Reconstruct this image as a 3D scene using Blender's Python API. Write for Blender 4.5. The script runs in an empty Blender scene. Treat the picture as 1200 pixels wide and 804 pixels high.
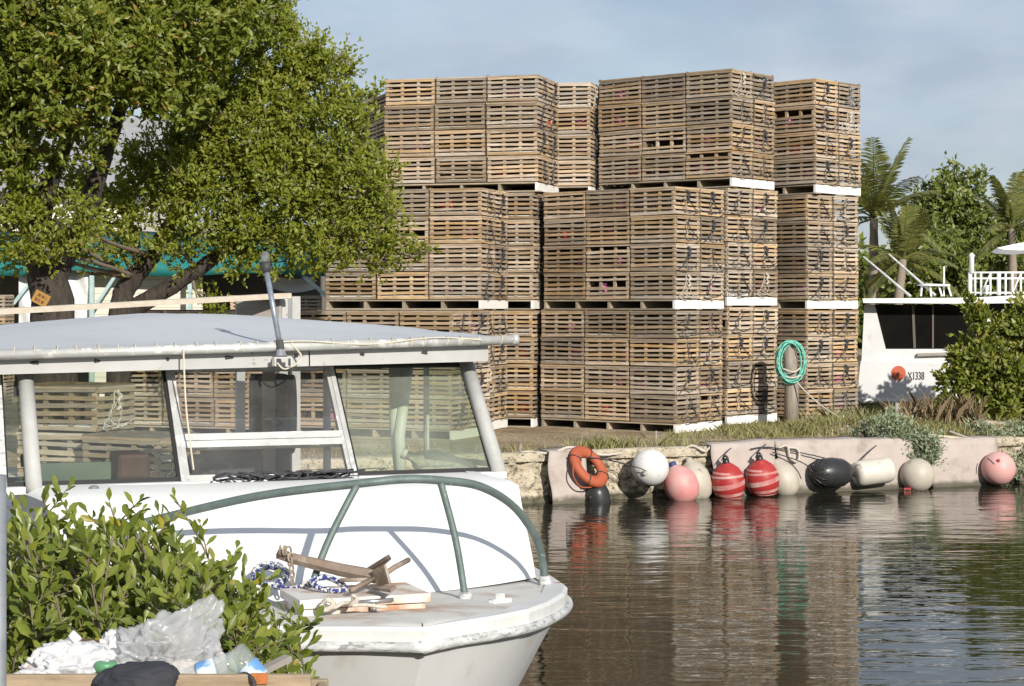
import bpy, bmesh, math, random
import numpy as np
from mathutils import Vector, Matrix, Euler
random.seed(7); RNG = np.random.default_rng(7)
S = bpy.context.scene
COL = S.collection
R = math.radians
# ------------------------------------------------------------------ camera
CZ, F = 2.36, 2240.0
cam_d = bpy.data.cameras.new('camera'); cam = bpy.data.objects.new('camera', cam_d); COL.objects.link(cam)
cam.location = (0, 0, CZ); cam.rotation_euler = (R(90), 0, 0)
cam_d.sensor_width = 36; cam_d.lens = 36 * F / 1200; cam_d.shift_y = -42 / 1200
cam_d.clip_start = 0.1; cam_d.clip_end = 9000
S.camera = cam
# ------------------------------------------------------------------ light
SUN_EL, SUN_DX, SUN_DY = 23.0, -0.40, 0.917        # light travels to the left and away from the camera
sun_d = bpy.data.lights.new('sun', 'SUN'); sun = bpy.data.objects.new('sun', sun_d); COL.objects.link(sun)
sun_d.energy = 5.0; sun_d.angle = R(0.53); sun_d.color = (1.0, 0.945, 0.855)
ld = Vector((SUN_DX * math.cos(R(SUN_EL)), SUN_DY * math.cos(R(SUN_EL)), -math.sin(R(SUN_EL))))
sun.rotation_euler = ld.to_track_quat('-Z', 'Y').to_euler(); sun.location = (10, -20, 20)
world = bpy.data.worlds.new('World'); S.world = world; world.use_nodes = True
nt = world.node_tree; nt.nodes.clear()
def wn(t, **kw):
    n = nt.nodes.new(t)
    for k, v in kw.items(): setattr(n, k, v)
    return n
sky = wn('ShaderNodeTexSky', sky_type='NISHITA'); sky.sun_disc = False; sky.sun_elevation = R(SUN_EL)
sky.sun_rotation = math.atan2(-SUN_DX, -SUN_DY); sky.air_density = 1.0; sky.dust_density = 0.5; sky.ozone_density = 2.5
tc = wn('ShaderNodeTexCoord'); mp = wn('ShaderNodeMapping'); mp.inputs['Scale'].default_value = (1, 1, 2.6)
mp.inputs['Location'].default_value = (-0.35, 0.3586, 2.545)
nz = wn('ShaderNodeTexNoise'); nz.inputs['Scale'].default_value = 5.5; nz.inputs['Detail'].default_value = 7; nz.inputs['Roughness'].default_value = 0.52
rp = wn('ShaderNodeValToRGB'); rp.color_ramp.elements[0].position = 0.40; rp.color_ramp.elements[1].position = 0.66
rp.color_ramp.elements[0].color = (0.52, 0.52, 0.52, 1); rp.color_ramp.elements[1].color = (0.85, 0.85, 0.85, 1)
nz2 = wn('ShaderNodeTexNoise'); nz2.inputs['Scale'].default_value = 9; nz2.inputs['Detail'].default_value = 6
rp2 = wn('ShaderNodeValToRGB'); rp2.color_ramp.elements[0].position = 0.38; rp2.color_ramp.elements[1].position = 0.62
rp2.color_ramp.elements[0].color = (4.3, 4.8, 5.8, 1); rp2.color_ramp.elements[1].color = (6.0, 6.35, 7.0, 1)
mx = wn('ShaderNodeMixRGB'); bg = wn('ShaderNodeBackground'); bg.inputs['Strength'].default_value = 0.097; wo = wn('ShaderNodeOutputWorld')
L = nt.links.new
L(tc.outputs['Generated'], mp.inputs['Vector']); L(mp.outputs[0], nz.inputs['Vector']); L(mp.outputs[0], nz2.inputs['Vector'])
L(nz.outputs['Fac'], rp.inputs['Fac']); L(nz2.outputs['Fac'], rp2.inputs['Fac'])
L(rp.outputs['Color'], mx.inputs['Fac']); L(sky.outputs['Color'], mx.inputs['Color1']); L(rp2.outputs['Color'], mx.inputs['Color2'])
L(mx.outputs['Color'], bg.inputs['Color']); L(bg.outputs[0], wo.inputs['Surface'])
vs = S.view_settings; vs.view_transform = 'Standard'; vs.look = 'None'; vs.gamma = 1; vs.exposure = 0.12
S.cycles.max_bounces = 8; S.cycles.transparent_max_bounces = 24; S.cycles.glossy_bounces = 4; S.cycles.diffuse_bounces = 3
S.cycles.caustics_reflective = False; S.cycles.caustics_refractive = False

# ------------------------------------------------------------------ helpers
def P(px, py, Y): return Vector(((px - 600) / F * Y, Y, CZ - (py - 360) / F * Y))
def Pz(px, py, z):
    Y = (CZ - z) * F / (py - 360); return Vector(((px - 600) / F * Y, Y, z))
class MB:
    def __init__(s): s.v = []; s.f = []; s.mi = []; s.cur = 0
    def add(s, vs, fs):
        o = len(s.v); s.v += [tuple(v) for v in vs]; s.f += [tuple(i + o for i in f) for f in fs]; s.mi += [s.cur] * len(fs)
    def box(s, lo, hi, M=None):
        x0, y0, z0 = lo; x1, y1, z1 = hi
        vs = [Vector(p) for p in ((x0,y0,z0),(x1,y0,z0),(x1,y1,z0),(x0,y1,z0),(x0,y0,z1),(x1,y0,z1),(x1,y1,z1),(x0,y1,z1))]
        if M is not None: vs = [M @ v for v in vs]
        s.add(vs, [(3,2,1,0),(4,5,6,7),(0,1,5,4),(1,2,6,5),(2,3,7,6),(3,0,4,7)])
    def beam(s, a, b, w, h, up=(0,0,1)):
        a = Vector(a); b = Vector(b); d = (b - a); l = d.length; d.normalize(); up = Vector(up)
        sd = d.cross(up)
        if sd.length < 1e-4: sd = d.cross(Vector((1,0,0)))
        sd.normalize(); u = sd.cross(d)
        M = Matrix(((d.x, sd.x, u.x, a.x), (d.y, sd.y, u.y, a.y), (d.z, sd.z, u.z, a.z), (0,0,0,1)))
        s.box((0, -w/2, -h/2), (l, w/2, h/2), M)
    def tube(s, pts, r, n=8, cap=True, r1=None):
        pts = [Vector(p) for p in pts]; k = len(pts); o = len(s.v); vs = []; fs = []
        prev = None
        for i, p in enumerate(pts):
            d = (pts[min(i+1, k-1)] - pts[max(i-1, 0)])
            if d.length < 1e-9: d = Vector((0,0,1))
            d.normalize()
            if prev is None:
                a = d.cross(Vector((0,0,1)))
                if a.length < 0.05: a = d.cross(Vector((1,0,0)))
            else:
                a = prev - d * prev.dot(d)
                if a.length < 1e-6: a = d.orthogonal()
            a.normalize(); prev = a; b = d.cross(a)
            rr = r[i] if isinstance(r, (list, tuple)) else (r if r1 is None else r + (r1 - r) * i / (k - 1))
            for j in range(n):
                t = 2 * math.pi * j / n; vs.append(p + a * (math.cos(t) * rr) + b * (math.sin(t) * rr))
        for i in range(k - 1):
            for j in range(n):
                fs.append((i*n+j, i*n+(j+1) % n, (i+1)*n+(j+1) % n, (i+1)*n+j))
        if cap: fs.append(tuple(range(n-1, -1, -1))); fs.append(tuple((k-1)*n + j for j in range(n)))
        s.add(vs, fs)
    def lathe(s, prof, n=20, M=None):
        vs = []; fs = []; k = len(prof)
        for r, z in prof:
            for j in range(n):
                t = 2 * math.pi * j / n; vs.append(Vector((r * math.cos(t), r * math.sin(t), z)))
        if M is not None: vs = [M @ v for v in vs]
        for i in range(k - 1):
            for j in range(n): fs.append((i*n+j, i*n+(j+1) % n, (i+1)*n+(j+1) % n, (i+1)*n+j))
        fs.append(tuple(range(n-1, -1, -1))); fs.append(tuple((k-1)*n + j for j in range(n)))
        s.add(vs, fs)
    def prism(s, poly, a):                      # poly: list of Vector, a: extrusion vector
        n = len(poly); poly = [Vector(p) for p in poly]; a = Vector(a)
        s.add(poly + [p + a for p in poly], [tuple(range(n-1,-1,-1)), tuple(range(n, 2*n))] + [(i, (i+1) % n, n+(i+1) % n, n+i) for i in range(n)])
    def grid(s, rows, closed=False):
        nr = len(rows); nc = len(rows[0]); fs = []
        for i in range(nr - 1):
            for j in range(nc - 1 + (1 if closed else 0)):
                fs.append((i*nc+j, i*nc+(j+1) % nc, (i+1)*nc+(j+1) % nc, (i+1)*nc+j))
        s.add([v for r in rows for v in r], fs)
    def mesh(s, name, smooth=False):
        m = bpy.data.meshes.new(name); m.from_pydata(s.v, [], s.f)
        if any(s.mi): m.polygons.foreach_set('material_index', s.mi)
        if smooth: m.polygons.foreach_set('use_smooth', [True] * len(m.polygons))
        m.update(); return m
    def build(s, name, mat, parent=None, smooth=False, fixn=True, loc=None, bevel=0):
        m = s.mesh(name, smooth)
        if fixn:
            bm = bmesh.new(); bm.from_mesh(m); bmesh.ops.recalc_face_normals(bm, faces=bm.faces); bm.to_mesh(m); bm.free()
        for q in (mat if isinstance(mat, (list, tuple)) else [mat]): m.materials.append(q)
        o = link(name, m, parent)
        if loc is not None: o.location = loc
        if bevel:
            b = o.modifiers.new('bevel', 'BEVEL'); b.width = bevel; b.segments = 2; b.limit_method = 'ANGLE'; b.angle_limit = R(40)
        if smooth == 'auto':
            m.shade_smooth() if hasattr(m, 'shade_smooth') else None
        return o
def link(name, mesh, parent=None):
    o = bpy.data.objects.new(name, mesh); COL.objects.link(o)
    if parent is not None: o.parent = parent
    return o
def tag(o, label=None, cat=None, group=None, kind=None):
    if label: o['label'] = label
    if cat: o['category'] = cat
    if group: o['group'] = group
    if kind: o['kind'] = kind
    return o
def thing(name, label, cat, loc=(0,0,0), rz=0, group=None):
    o = bpy.data.objects.new(name, None); COL.objects.link(o); o.location = loc; o.rotation_euler = (0, 0, rz); o.empty_display_size = 0.1
    return tag(o, label, cat, group)
def rnd(a, b): return random.uniform(a, b)
def wig(pts, n=6, amp=0.0):                      # smooth Catmull-Rom through points, with a little wander
    pts = [Vector(p) for p in pts]; out = []
    for i in range(len(pts) - 1):
        p0 = pts[max(i-1, 0)]; p1 = pts[i]; p2 = pts[i+1]; p3 = pts[min(i+2, len(pts)-1)]
        for k in range(n):
            t = k / n
            q = 0.5 * ((2*p1) + (p2-p0)*t + (2*p0-5*p1+4*p2-p3)*t*t + (3*p1-p0-3*p2+p3)*t**3)
            if amp: q += Vector((rnd(-amp,amp), rnd(-amp,amp), rnd(-amp,amp)))
            out.append(q)
    out.append(pts[-1]); return out
# ------------------------------------------------------------------ materials
def newmat(name):
    m = bpy.data.materials.new(name); m.use_nodes = True; t = m.node_tree; t.nodes.clear(); return m, t
def nd(t, ty, **kw):
    n = t.nodes.new(ty)
    for k, v in kw.items():
        if k in n.inputs.keys() if isinstance(k, str) else False: n.inputs[k].default_value = v
        else: setattr(n, k, v)
    return n
def pmat(name, c1, c2=None, scale=8.0, stretch=(1,1,1), rough=0.7, bump=0.0, bscale=None, metallic=0.0, rand=0.0, hue=0.0, spec=0.4,
         spots=None, spot_scale=20, spot_lo=0.62, spot_hi=0.7, detail=6, lo=0.3, hi=0.7, alpha=None, trans=0.0, bdist=0.01, objcol=False, tide=0.0):
    m, t = newmat(name); c2 = c2 or c1; lk = t.links.new
    out = nd(t, 'ShaderNodeOutputMaterial'); b = nd(t, 'ShaderNodeBsdfPrincipled')
    b.inputs['Roughness'].default_value = rough; b.inputs['Metallic'].default_value = metallic; b.inputs['Specular IOR Level'].default_value = spec
    tc = nd(t, 'ShaderNodeTexCoord'); mp = nd(t, 'ShaderNodeMapping'); mp.inputs['Scale'].default_value = stretch
    lk(tc.outputs['Object'], mp.inputs['Vector'])
    oi = nd(t, 'ShaderNodeObjectInfo'); mul = nd(t, 'ShaderNodeMath', operation='MULTIPLY'); mul.inputs[1].default_value = 37.0
    lk(oi.outputs['Random'], mul.inputs[0])
    def noise(sc, dt=detail):
        n = nd(t, 'ShaderNodeTexNoise', noise_dimensions='4D'); n.inputs['Scale'].default_value = sc; n.inputs['Detail'].default_value = dt; n.inputs['Roughness'].default_value = 0.6
        lk(mp.outputs[0], n.inputs['Vector']); lk(mul.outputs[0], n.inputs['W']); return n
    n1 = noise(scale); mr = nd(t, 'ShaderNodeMapRange'); mr.inputs['From Min'].default_value = lo; mr.inputs['From Max'].default_value = hi
    lk(n1.outputs['Fac'], mr.inputs['Value'])
    mix = nd(t, 'ShaderNodeMixRGB'); mix.inputs['Color1'].default_value = (*c1, 1); mix.inputs['Color2'].default_value = (*c2, 1)
    lk(mr.outputs[0], mix.inputs['Fac']); col = mix.outputs['Color']
    if spots:
        n3 = noise(spot_scale, 5); m3 = nd(t, 'ShaderNodeMapRange'); m3.inputs['From Min'].default_value = spot_lo; m3.inputs['From Max'].default_value = spot_hi
        lk(n3.outputs['Fac'], m3.inputs['Value']); x3 = nd(t, 'ShaderNodeMixRGB'); x3.inputs['Color2'].default_value = (*spots, 1)
        lk(m3.outputs[0], x3.inputs['Fac']); lk(col, x3.inputs['Color1']); col = x3.outputs['Color']
    if tide:
        gp = nd(t, 'ShaderNodeNewGeometry'); sx = nd(t, 'ShaderNodeSeparateXYZ'); lk(gp.outputs['Position'], sx.inputs[0]); nt_ = noise(5); mm_ = nd(t, 'ShaderNodeMath', operation='MULTIPLY_ADD'); mm_.inputs[1].default_value = -.16; lk(nt_.outputs['Fac'], mm_.inputs[0]); lk(sx.outputs['Z'], mm_.inputs[2])
        mt = nd(t, 'ShaderNodeMapRange'); mt.inputs['From Min'].default_value = tide - .09; mt.inputs['From Max'].default_value = tide - .03; mt.inputs['To Min'].default_value = .85; mt.inputs['To Max'].default_value = 0; lk(mm_.outputs[0], mt.inputs['Value'])
        xt = nd(t, 'ShaderNodeMixRGB'); xt.inputs['Color2'].default_value = (.075, .07, .045, 1); lk(mt.outputs[0], xt.inputs['Fac']); lk(col, xt.inputs['Color1']); col = xt.outputs['Color']
    if objcol:
        oc = nd(t, 'ShaderNodeMixRGB', blend_type='MULTIPLY'); oc.inputs['Fac'].default_value = 1; lk(col, oc.inputs['Color1']); lk(oi.outputs['Color'], oc.inputs['Color2']); col = oc.outputs['Color']
    if rand or hue:
        h = nd(t, 'ShaderNodeHueSaturation'); r2 = nd(t, 'ShaderNodeMapRange'); r2.inputs['To Min'].default_value = 1 - rand; r2.inputs['To Max'].default_value = 1 + rand
        lk(oi.outputs['Random'], r2.inputs['Value']); lk(r2.outputs[0], h.inputs['Value'])
        fr = nd(t, 'ShaderNodeMath', operation='FRACT'); lk(mul.outputs[0], fr.inputs[0])
        r3 = nd(t, 'ShaderNodeMapRange'); r3.inputs['To Min'].default_value = 1 - hue; r3.inputs['To Max'].default_value = 1 + hue
        lk(fr.outputs[0], r3.inputs['Value']); lk(r3.outputs[0], h.inputs['Saturation'])
        lk(col, h.inputs['Color']); col = h.outputs['Color']
    lk(col, b.inputs['Base Color'])
    if bump:
        n2 = noise(bscale or scale * 2, 8); bp = nd(t, 'ShaderNodeBump'); bp.inputs['Strength'].default_value = bump; bp.inputs['Distance'].default_value = bdist
        lk(n2.outputs['Fac'], bp.inputs['Height']); lk(bp.outputs[0], b.inputs['Normal'])
    if trans:
        tr = nd(t, 'ShaderNodeBsdfTranslucent'); ms = nd(t, 'ShaderNodeMixShader'); ms.inputs[0].default_value = trans
        lk(col, tr.inputs['Color']); lk(b.outputs[0], ms.inputs[1]); lk(tr.outputs[0], ms.inputs[2]); lk(ms.outputs[0], out.inputs['Surface'])
    else: lk(b.outputs[0], out.inputs['Surface'])
    return m
def leafmat(name, c1, c2, c3=None, rough=0.42, trans=0.3):
    m, t = newmat(name); lk = t.links.new
    out = nd(t, 'ShaderNodeOutputMaterial'); b = nd(t, 'ShaderNodeBsdfPrincipled'); b.inputs['Roughness'].default_value = rough; b.inputs['Specular IOR Level'].default_value = 0.45
    g = nd(t, 'ShaderNodeNewGeometry'); oi = nd(t, 'ShaderNodeObjectInfo'); ad = nd(t, 'ShaderNodeMath', operation='ADD'); fr = nd(t, 'ShaderNodeMath', operation='FRACT')
    lk(g.outputs['Random Per Island'], ad.inputs[0]); lk(oi.outputs['Random'], ad.inputs[1]); lk(ad.outputs[0], fr.inputs[0])
    rp = nd(t, 'ShaderNodeValToRGB'); e = rp.color_ramp.elements; e[0].color = (*c1, 1); e[1].color = (*c2, 1); e[1].position = 0.975
    if c3: q = e.new(0.992); q.color = (*c3, 1)
    lk(fr.outputs[0], rp.inputs['Fac'])
    tr = nd(t, 'ShaderNodeBsdfTranslucent'); ms = nd(t, 'ShaderNodeMixShader'); ms.inputs[0].default_value = trans
    br = nd(t, 'ShaderNodeMixRGB', blend_type='MULTIPLY'); br.inputs['Fac'].default_value = 1; br.inputs['Color2'].default_value = (1.5, 1.6, 0.5, 1); lk(rp.outputs['Color'], br.inputs['Color1'])
    lk(rp.outputs['Color'], b.inputs['Base Color']); lk(br.outputs[0], tr.inputs['Color']); lk(b.outputs[0], ms.inputs[1]); lk(tr.outputs[0], ms.inputs[2]); lk(ms.outputs[0], out.inputs['Surface'])
    return m
def glassmat(name, tint=(0.8,0.88,0.82), dust=0.1, dust_haze_col=(0.5,0.5,0.45), refl=1.0):
    m, t = newmat(name); lk = t.links.new; out = nd(t, 'ShaderNodeOutputMaterial')
    tr = nd(t, 'ShaderNodeBsdfTransparent'); tr.inputs[0].default_value = (*tint, 1); gl = nd(t, 'ShaderNodeBsdfGlossy'); gl.inputs['Roughness'].default_value = 0.02
    fz = nd(t, 'ShaderNodeFresnel'); fz.inputs['IOR'].default_value = 1.45; m1 = nd(t, 'ShaderNodeMixShader')
    mm = nd(t, 'ShaderNodeMath', operation='MULTIPLY'); mm.inputs[1].default_value = refl; lk(fz.outputs[0], mm.inputs[0]); lk(mm.outputs[0], m1.inputs[0])
    lk(tr.outputs[0], m1.inputs[1]); lk(gl.outputs[0], m1.inputs[2])
    df = nd(t, 'ShaderNodeBsdfDiffuse'); df.inputs[0].default_value = (*dust_haze_col, 1); m2 = nd(t, 'ShaderNodeMixShader')  # diffuse layer carries dust and a painted foggy reflection on the glass
    tc = nd(t, 'ShaderNodeTexCoord'); n = nd(t, 'ShaderNodeTexNoise'); n.inputs['Scale'].default_value = 3.5; n.inputs['Detail'].default_value = 8; lk(tc.outputs['Object'], n.inputs['Vector'])
    mr = nd(t, 'ShaderNodeMapRange'); mr.inputs['From Min'].default_value = 0.3; mr.inputs['From Max'].default_value = 0.75; mr.inputs['To Min'].default_value = dust * 0.4; mr.inputs['To Max'].default_value = dust * 1.6
    lk(n.outputs['Fac'], mr.inputs['Value']); lk(mr.outputs[0], m2.inputs[0]); lk(m1.outputs[0], m2.inputs[1]); lk(df.outputs[0], m2.inputs[2]); lk(m2.outputs[0], out.inputs['Surface'])
    return m
SL = (0.25, 14, 14)
M = {}
M['slat_x'] = pmat('weathered_slat_long', (0.50,0.405,0.30), (0.285,0.21,0.14), 5, (1.2,9,9), 0.85, 0.35, 9, rand=0.30, hue=0.30, spots=(0.55,0.52,0.46), spot_scale=3, spot_lo=0.56, spot_hi=0.75, objcol=True)
M['slat_y'] = pmat('weathered_slat_short', (0.50,0.405,0.30), (0.285,0.21,0.14), 5, (9,1.2,9), 0.85, 0.35, 9, rand=0.30, hue=0.30, spots=(0.55,0.52,0.46), spot_scale=3, spot_lo=0.56, spot_hi=0.75, objcol=True)
M['trap_frame'] = pmat('shade_darkened_frame_wood', (0.20,0.155,0.105), (0.08,0.06,0.04), 7, (2,2,2), 0.85, 0.3, rand=0.22, hue=0.25)  # wood darkened to stand for the shade behind the slat gaps
M['concrete'] = pmat('trap_concrete', (0.62,0.60,0.55), (0.42,0.40,0.36), 14, rough=0.9, bump=0.4)
M['pallet'] = pmat('pallet_wood', (0.40,0.34,0.25), (0.26,0.21,0.15), 6, (1,5,5), 0.85, 0.3, rand=0.2)
M['white_paint'] = pmat('white_painted_board', (0.80,0.79,0.76), (0.72,0.70,0.66), 6, rough=0.6, bump=0.15, spots=(0.45,0.38,0.30), spot_scale=14, spot_lo=0.66, spot_hi=0.72)
M['rope_black'] = pmat('dark_rope', (0.03,0.03,0.03), (0.08,0.08,0.09), 40, rough=0.9)
M['rope_white'] = pmat('pale_rope', (0.62,0.58,0.50), (0.42,0.38,0.32), 60, rough=0.9, bump=0.5)
M['magenta'] = pmat('magenta_foam', (0.48,0.12,0.30), (0.38,0.10,0.22), 9, rough=0.7, rand=0.25)
M['redfoam'] = pmat('red_foam', (0.55,0.06,0.04), (0.45,0.05,0.03), 9, rough=0.7, rand=0.2)
M['water'] = None

# ------------------------------------------------------------------ terrain
QA, QB = 22.84, 0.41
def quay_y(x):
    if x < -9: return QA + QB * -9
    if x > 13: return QA + QB * 13
    return QA + QB * x
qa = math.atan(QB); QT = Vector((math.cos(qa), math.sin(qa), 0)); QN = Vector((math.sin(qa), -math.cos(qa), 0))
def W(px, off=0.0, z=0.0):
    k = (px - 600) / F; Y = (QA - off / math.cos(qa)) / (1 - QB * k); return Vector((k * Y, Y, z))
def Wz(px, py, off=0.0):
    p = W(px, off); k = p.y; return Vector((p.x, p.y, CZ - (py - 360) / F * k))
def gz(x, y):
    d = y - quay_y(x)
    z = 0.60 - 0.05 * min(1, max(0, d / 1.5))
    z += 0.20 * math.exp(-((x - 4.9) / 1.25) ** 2 - ((y - 26.9) / 0.9) ** 2)
    z += 0.10 * math.exp(-((x - 7.0) / 1.5) ** 2 - ((y - 27.6) / 1.0) ** 2)
    z += 0.012 * math.sin(x * 3.1 + y * 1.7) * math.sin(y * 2.3 - x)
    return z
def groundmat():
    m, t = newmat('dirt_ground'); lk = t.links.new; out = nd(t, 'ShaderNodeOutputMaterial'); b = nd(t, 'ShaderNodeBsdfPrincipled'); b.inputs['Roughness'].default_value = 0.95; b.inputs['Specular IOR Level'].default_value = 0.1
    tc = nd(t, 'ShaderNodeTexCoord')
    def n(sc, dt=8):
        q = nd(t, 'ShaderNodeTexNoise'); q.inputs['Scale'].default_value = sc; q.inputs['Detail'].default_value = dt; lk(tc.outputs['Object'], q.inputs['Vector']); return q
    a = n(1.2); r = nd(t, 'ShaderNodeValToRGB'); e = r.color_ramp.elements; e[0].position = 0.35; e[1].position = 0.68; e[0].color = (0.27,0.21,0.145,1); e[1].color = (0.50,0.43,0.32,1)
    q = e.new(0.5); q.color = (0.40,0.325,0.23,1)
    lk(a.outputs['Fac'], r.inputs['Fac'])
    c = n(26, 4); r2 = nd(t, 'ShaderNodeValToRGB'); e = r2.color_ramp.elements; e[0].position = 0.36; e[1].position = 0.62; e[0].color = (0.5,0.48,0.42,1); e[1].color = (1.15,1.12,1.05,1)
    lk(c.outputs['Fac'], r2.inputs['Fac']); mu = nd(t, 'ShaderNodeMixRGB', blend_type='MULTIPLY'); mu.inputs['Fac'].default_value = 1; lk(r.outputs[0], mu.inputs['Color1']); lk(r2.outputs[0], mu.inputs['Color2'])
    g = n(0.9, 6); mr = nd(t, 'ShaderNodeMapRange'); mr.inputs['From Min'].default_value = 0.58; mr.inputs['From Max'].default_value = 0.72; lk(g.outputs['Fac'], mr.inputs['Value'])
    mg = nd(t, 'ShaderNodeMixRGB'); mg.inputs['Color2'].default_value = (0.22,0.20,0.10,1); lk(mr.outputs[0], mg.inputs['Fac']); lk(mu.outputs[0], mg.inputs['Color1'])
    lk(mg.outputs[0], b.inputs['Base Color']); bp = nd(t, 'ShaderNodeBump'); bp.inputs['Strength'].default_value = 0.8; bp.inputs['Distance'].default_value = 0.03; bb = n(12); lk(bb.outputs['Fac'], bp.inputs['Height']); lk(bp.outputs[0], b.inputs['Normal']); lk(b.outputs[0], out.inputs['Surface'])
    return m
M['ground'] = groundmat()
xs = [-2500, -800, -200, -60, -25] + list(np.arange(-14, 18.01, 0.25)) + [25, 60, 200, 800, 2500]
ts = list(np.arange(0, 10, 0.25)) + [10, 12, 15, 20, 30, 60, 150, 500, 1500, 4500]
g = MB(); g.grid([[Vector((x, quay_y(x) + 0.12 + t, gz(x, quay_y(x) + t))) for x in xs] for t in ts])
tag(g.build('ground', M['ground'], smooth=True), 'sandy dirt yard with sparse scrub behind the quay', kind='structure')
def watermat():
    m, t = newmat('canal_water'); lk = t.links.new; out = nd(t, 'ShaderNodeOutputMaterial'); b = nd(t, 'ShaderNodeBsdfPrincipled')
    b.inputs['Base Color'].default_value = (0.022,0.022,0.014,1); b.inputs['Roughness'].default_value = 0.03; b.inputs['IOR'].default_value = 1.33; b.inputs['Specular IOR Level'].default_value = 0.62
    tc = nd(t, 'ShaderNodeTexCoord'); hs = []
    for sc, st, rot, amp in ((1.0, (1.1, 3.4, 1), 8, 1.0), (1.0, (3.2, 9.0, 1), -12, 0.36), (1.0, (0.3, 0.8, 1), 14, 1.5)):
        mp = nd(t, 'ShaderNodeMapping'); mp.inputs['Scale'].default_value = st; mp.inputs['Rotation'].default_value = (0, 0, R(rot)); lk(tc.outputs['Object'], mp.inputs['Vector'])
        n = nd(t, 'ShaderNodeTexNoise'); n.inputs['Scale'].default_value = sc; n.inputs['Detail'].default_value = 2.0; n.inputs['Roughness'].default_value = 0.45; n.inputs['Distortion'].default_value = 0.4; lk(mp.outputs[0], n.inputs['Vector'])
        mu = nd(t, 'ShaderNodeMath', operation='MULTIPLY'); mu.inputs[1].default_value = amp; lk(n.outputs['Fac'], mu.inputs[0]); hs.append(mu)
    a1 = nd(t, 'ShaderNodeMath', operation='ADD'); a2 = nd(t, 'ShaderNodeMath', operation='ADD'); lk(hs[0].outputs[0], a1.inputs[0]); lk(hs[1].outputs[0], a1.inputs[1]); lk(a1.outputs[0], a2.inputs[0]); lk(hs[2].outputs[0], a2.inputs[1])
    bp = nd(t, 'ShaderNodeBump'); bp.inputs['Strength'].default_value = 1.0; bp.inputs['Distance'].default_value = 0.0095; lk(a2.outputs[0], bp.inputs['Height']); lk(bp.outputs[0], b.inputs['Normal']); lk(b.outputs[0], out.inputs['Surface'])
    return m
M['water'] = watermat()
w = MB(); w.grid([[Vector((x, y, 0)) for x in (-2500, -100, 0, 100, 2500)] for y in (-300, 0, 15, 60)])
tag(w.build('water', M['water']), 'rippled dark canal water', kind='structure')
# near bank the photographer stands on
bk = MB(); bx = [-300, -60] + list(np.arange(-8, 8.1, 0.4)) + [60, 300]
bk.grid([[Vector((x, y + (0.12 * math.sin(x * 2) if y > 0 else 0), z + 0.02 * math.sin(3*x + y))) for x in bx] for y, z in ((-300, .95), (0, .95), (3, .95), (5, .94), (6.1, .88), (6.25, .6), (6.3, -.5))])
tag(bk.build('bank', M['ground'], smooth=True), 'near bank of the canal', kind='structure')

# ------------------------------------------------------------------ quay wall
def h2(x, z, s=0):
    v = 0
    for k, (f, a) in enumerate(((2.3, 1.0), (5.1, 0.6), (11.3, 0.4), (23, 0.22))):
        v += a * math.sin(f * x + 1.7 * k + s + 1.3 * math.sin(f * z * 0.9 + k)) * math.cos(f * z * 1.1 + 0.8 * k + math.sin(f * x * 0.7 + s))
    return v
M['coral'] = pmat('coral_rock', (0.60,0.53,0.41), (0.40,0.34,0.24), 5, rough=0.95, bump=1.0, bscale=16, bdist=0.05, spots=(0.15,0.125,0.09), spot_scale=20, spot_lo=0.52, spot_hi=0.64, tide=.075)  # dark spots paint the shade inside holes in the rock
M['cap'] = pmat('quay_concrete', (0.50,0.44,0.36), (0.36,0.31,0.25), 6, rough=0.9, bump=0.5)
wall = thing('quay_wall', 'rough pale coral rock quay wall along the far bank', 'quay wall')
from mathutils import noise as mno
xw = list(np.arange(-9, 13.01, 0.07)); rows = []
def rock(x, z):
    d = mno.voronoi(Vector((x * 5.5, z * 6.5, 3.1)))[0]; e = mno.voronoi(Vector((x * 15, z * 17, 9.7)))[0]
    return .13 * (d[1] - d[0]) ** .7 + .06 * (e[1] - e[0]) ** .8 + .05 * mno.noise(Vector((x * 1.3, z * 1.6, 0))) + .03 * mno.noise(Vector((x * 9, z * 9, 4))) - .15
for z in list(np.arange(-0.25, 0.57, 0.024)) + [0.595]:
    rows.append([Vector((x, QA + QB * x, z)) + QN * (rock(x, z) * (1 if z < .56 else .5)) for x in np.arange(-9, 13.01, .03)])
m = MB(); m.grid(rows); m.build('rock_face', M['coral'], wall, smooth=True)
m = MB()
rows = []
for off, zz in ((-0.02, 0.50), (0.0, 0.585), (-0.03, 0.612), (-0.35, 0.612), (-0.4, 0.56)):
    rows.append([Vector((x, QA + QB * x, zz + 0.012 * h2(x * 0.6, off))) + QN * (off - 0.02 + 0.015 * h2(x * 0.8, 3)) for x in xw])
m.grid(rows); m.build('capping', M['coral'], wall, smooth=True)
for nm, xa, xb, y in (('sea_wall', -300, -9, QA + QB * -9), ('sea_wall', 13, 300, QA + QB * 13)):
    m = MB(); m.box((xa, y - 0.02, -0.5), (xb, y + 0.4, 0.6)); m.build(nm, M['cap'], wall)
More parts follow.
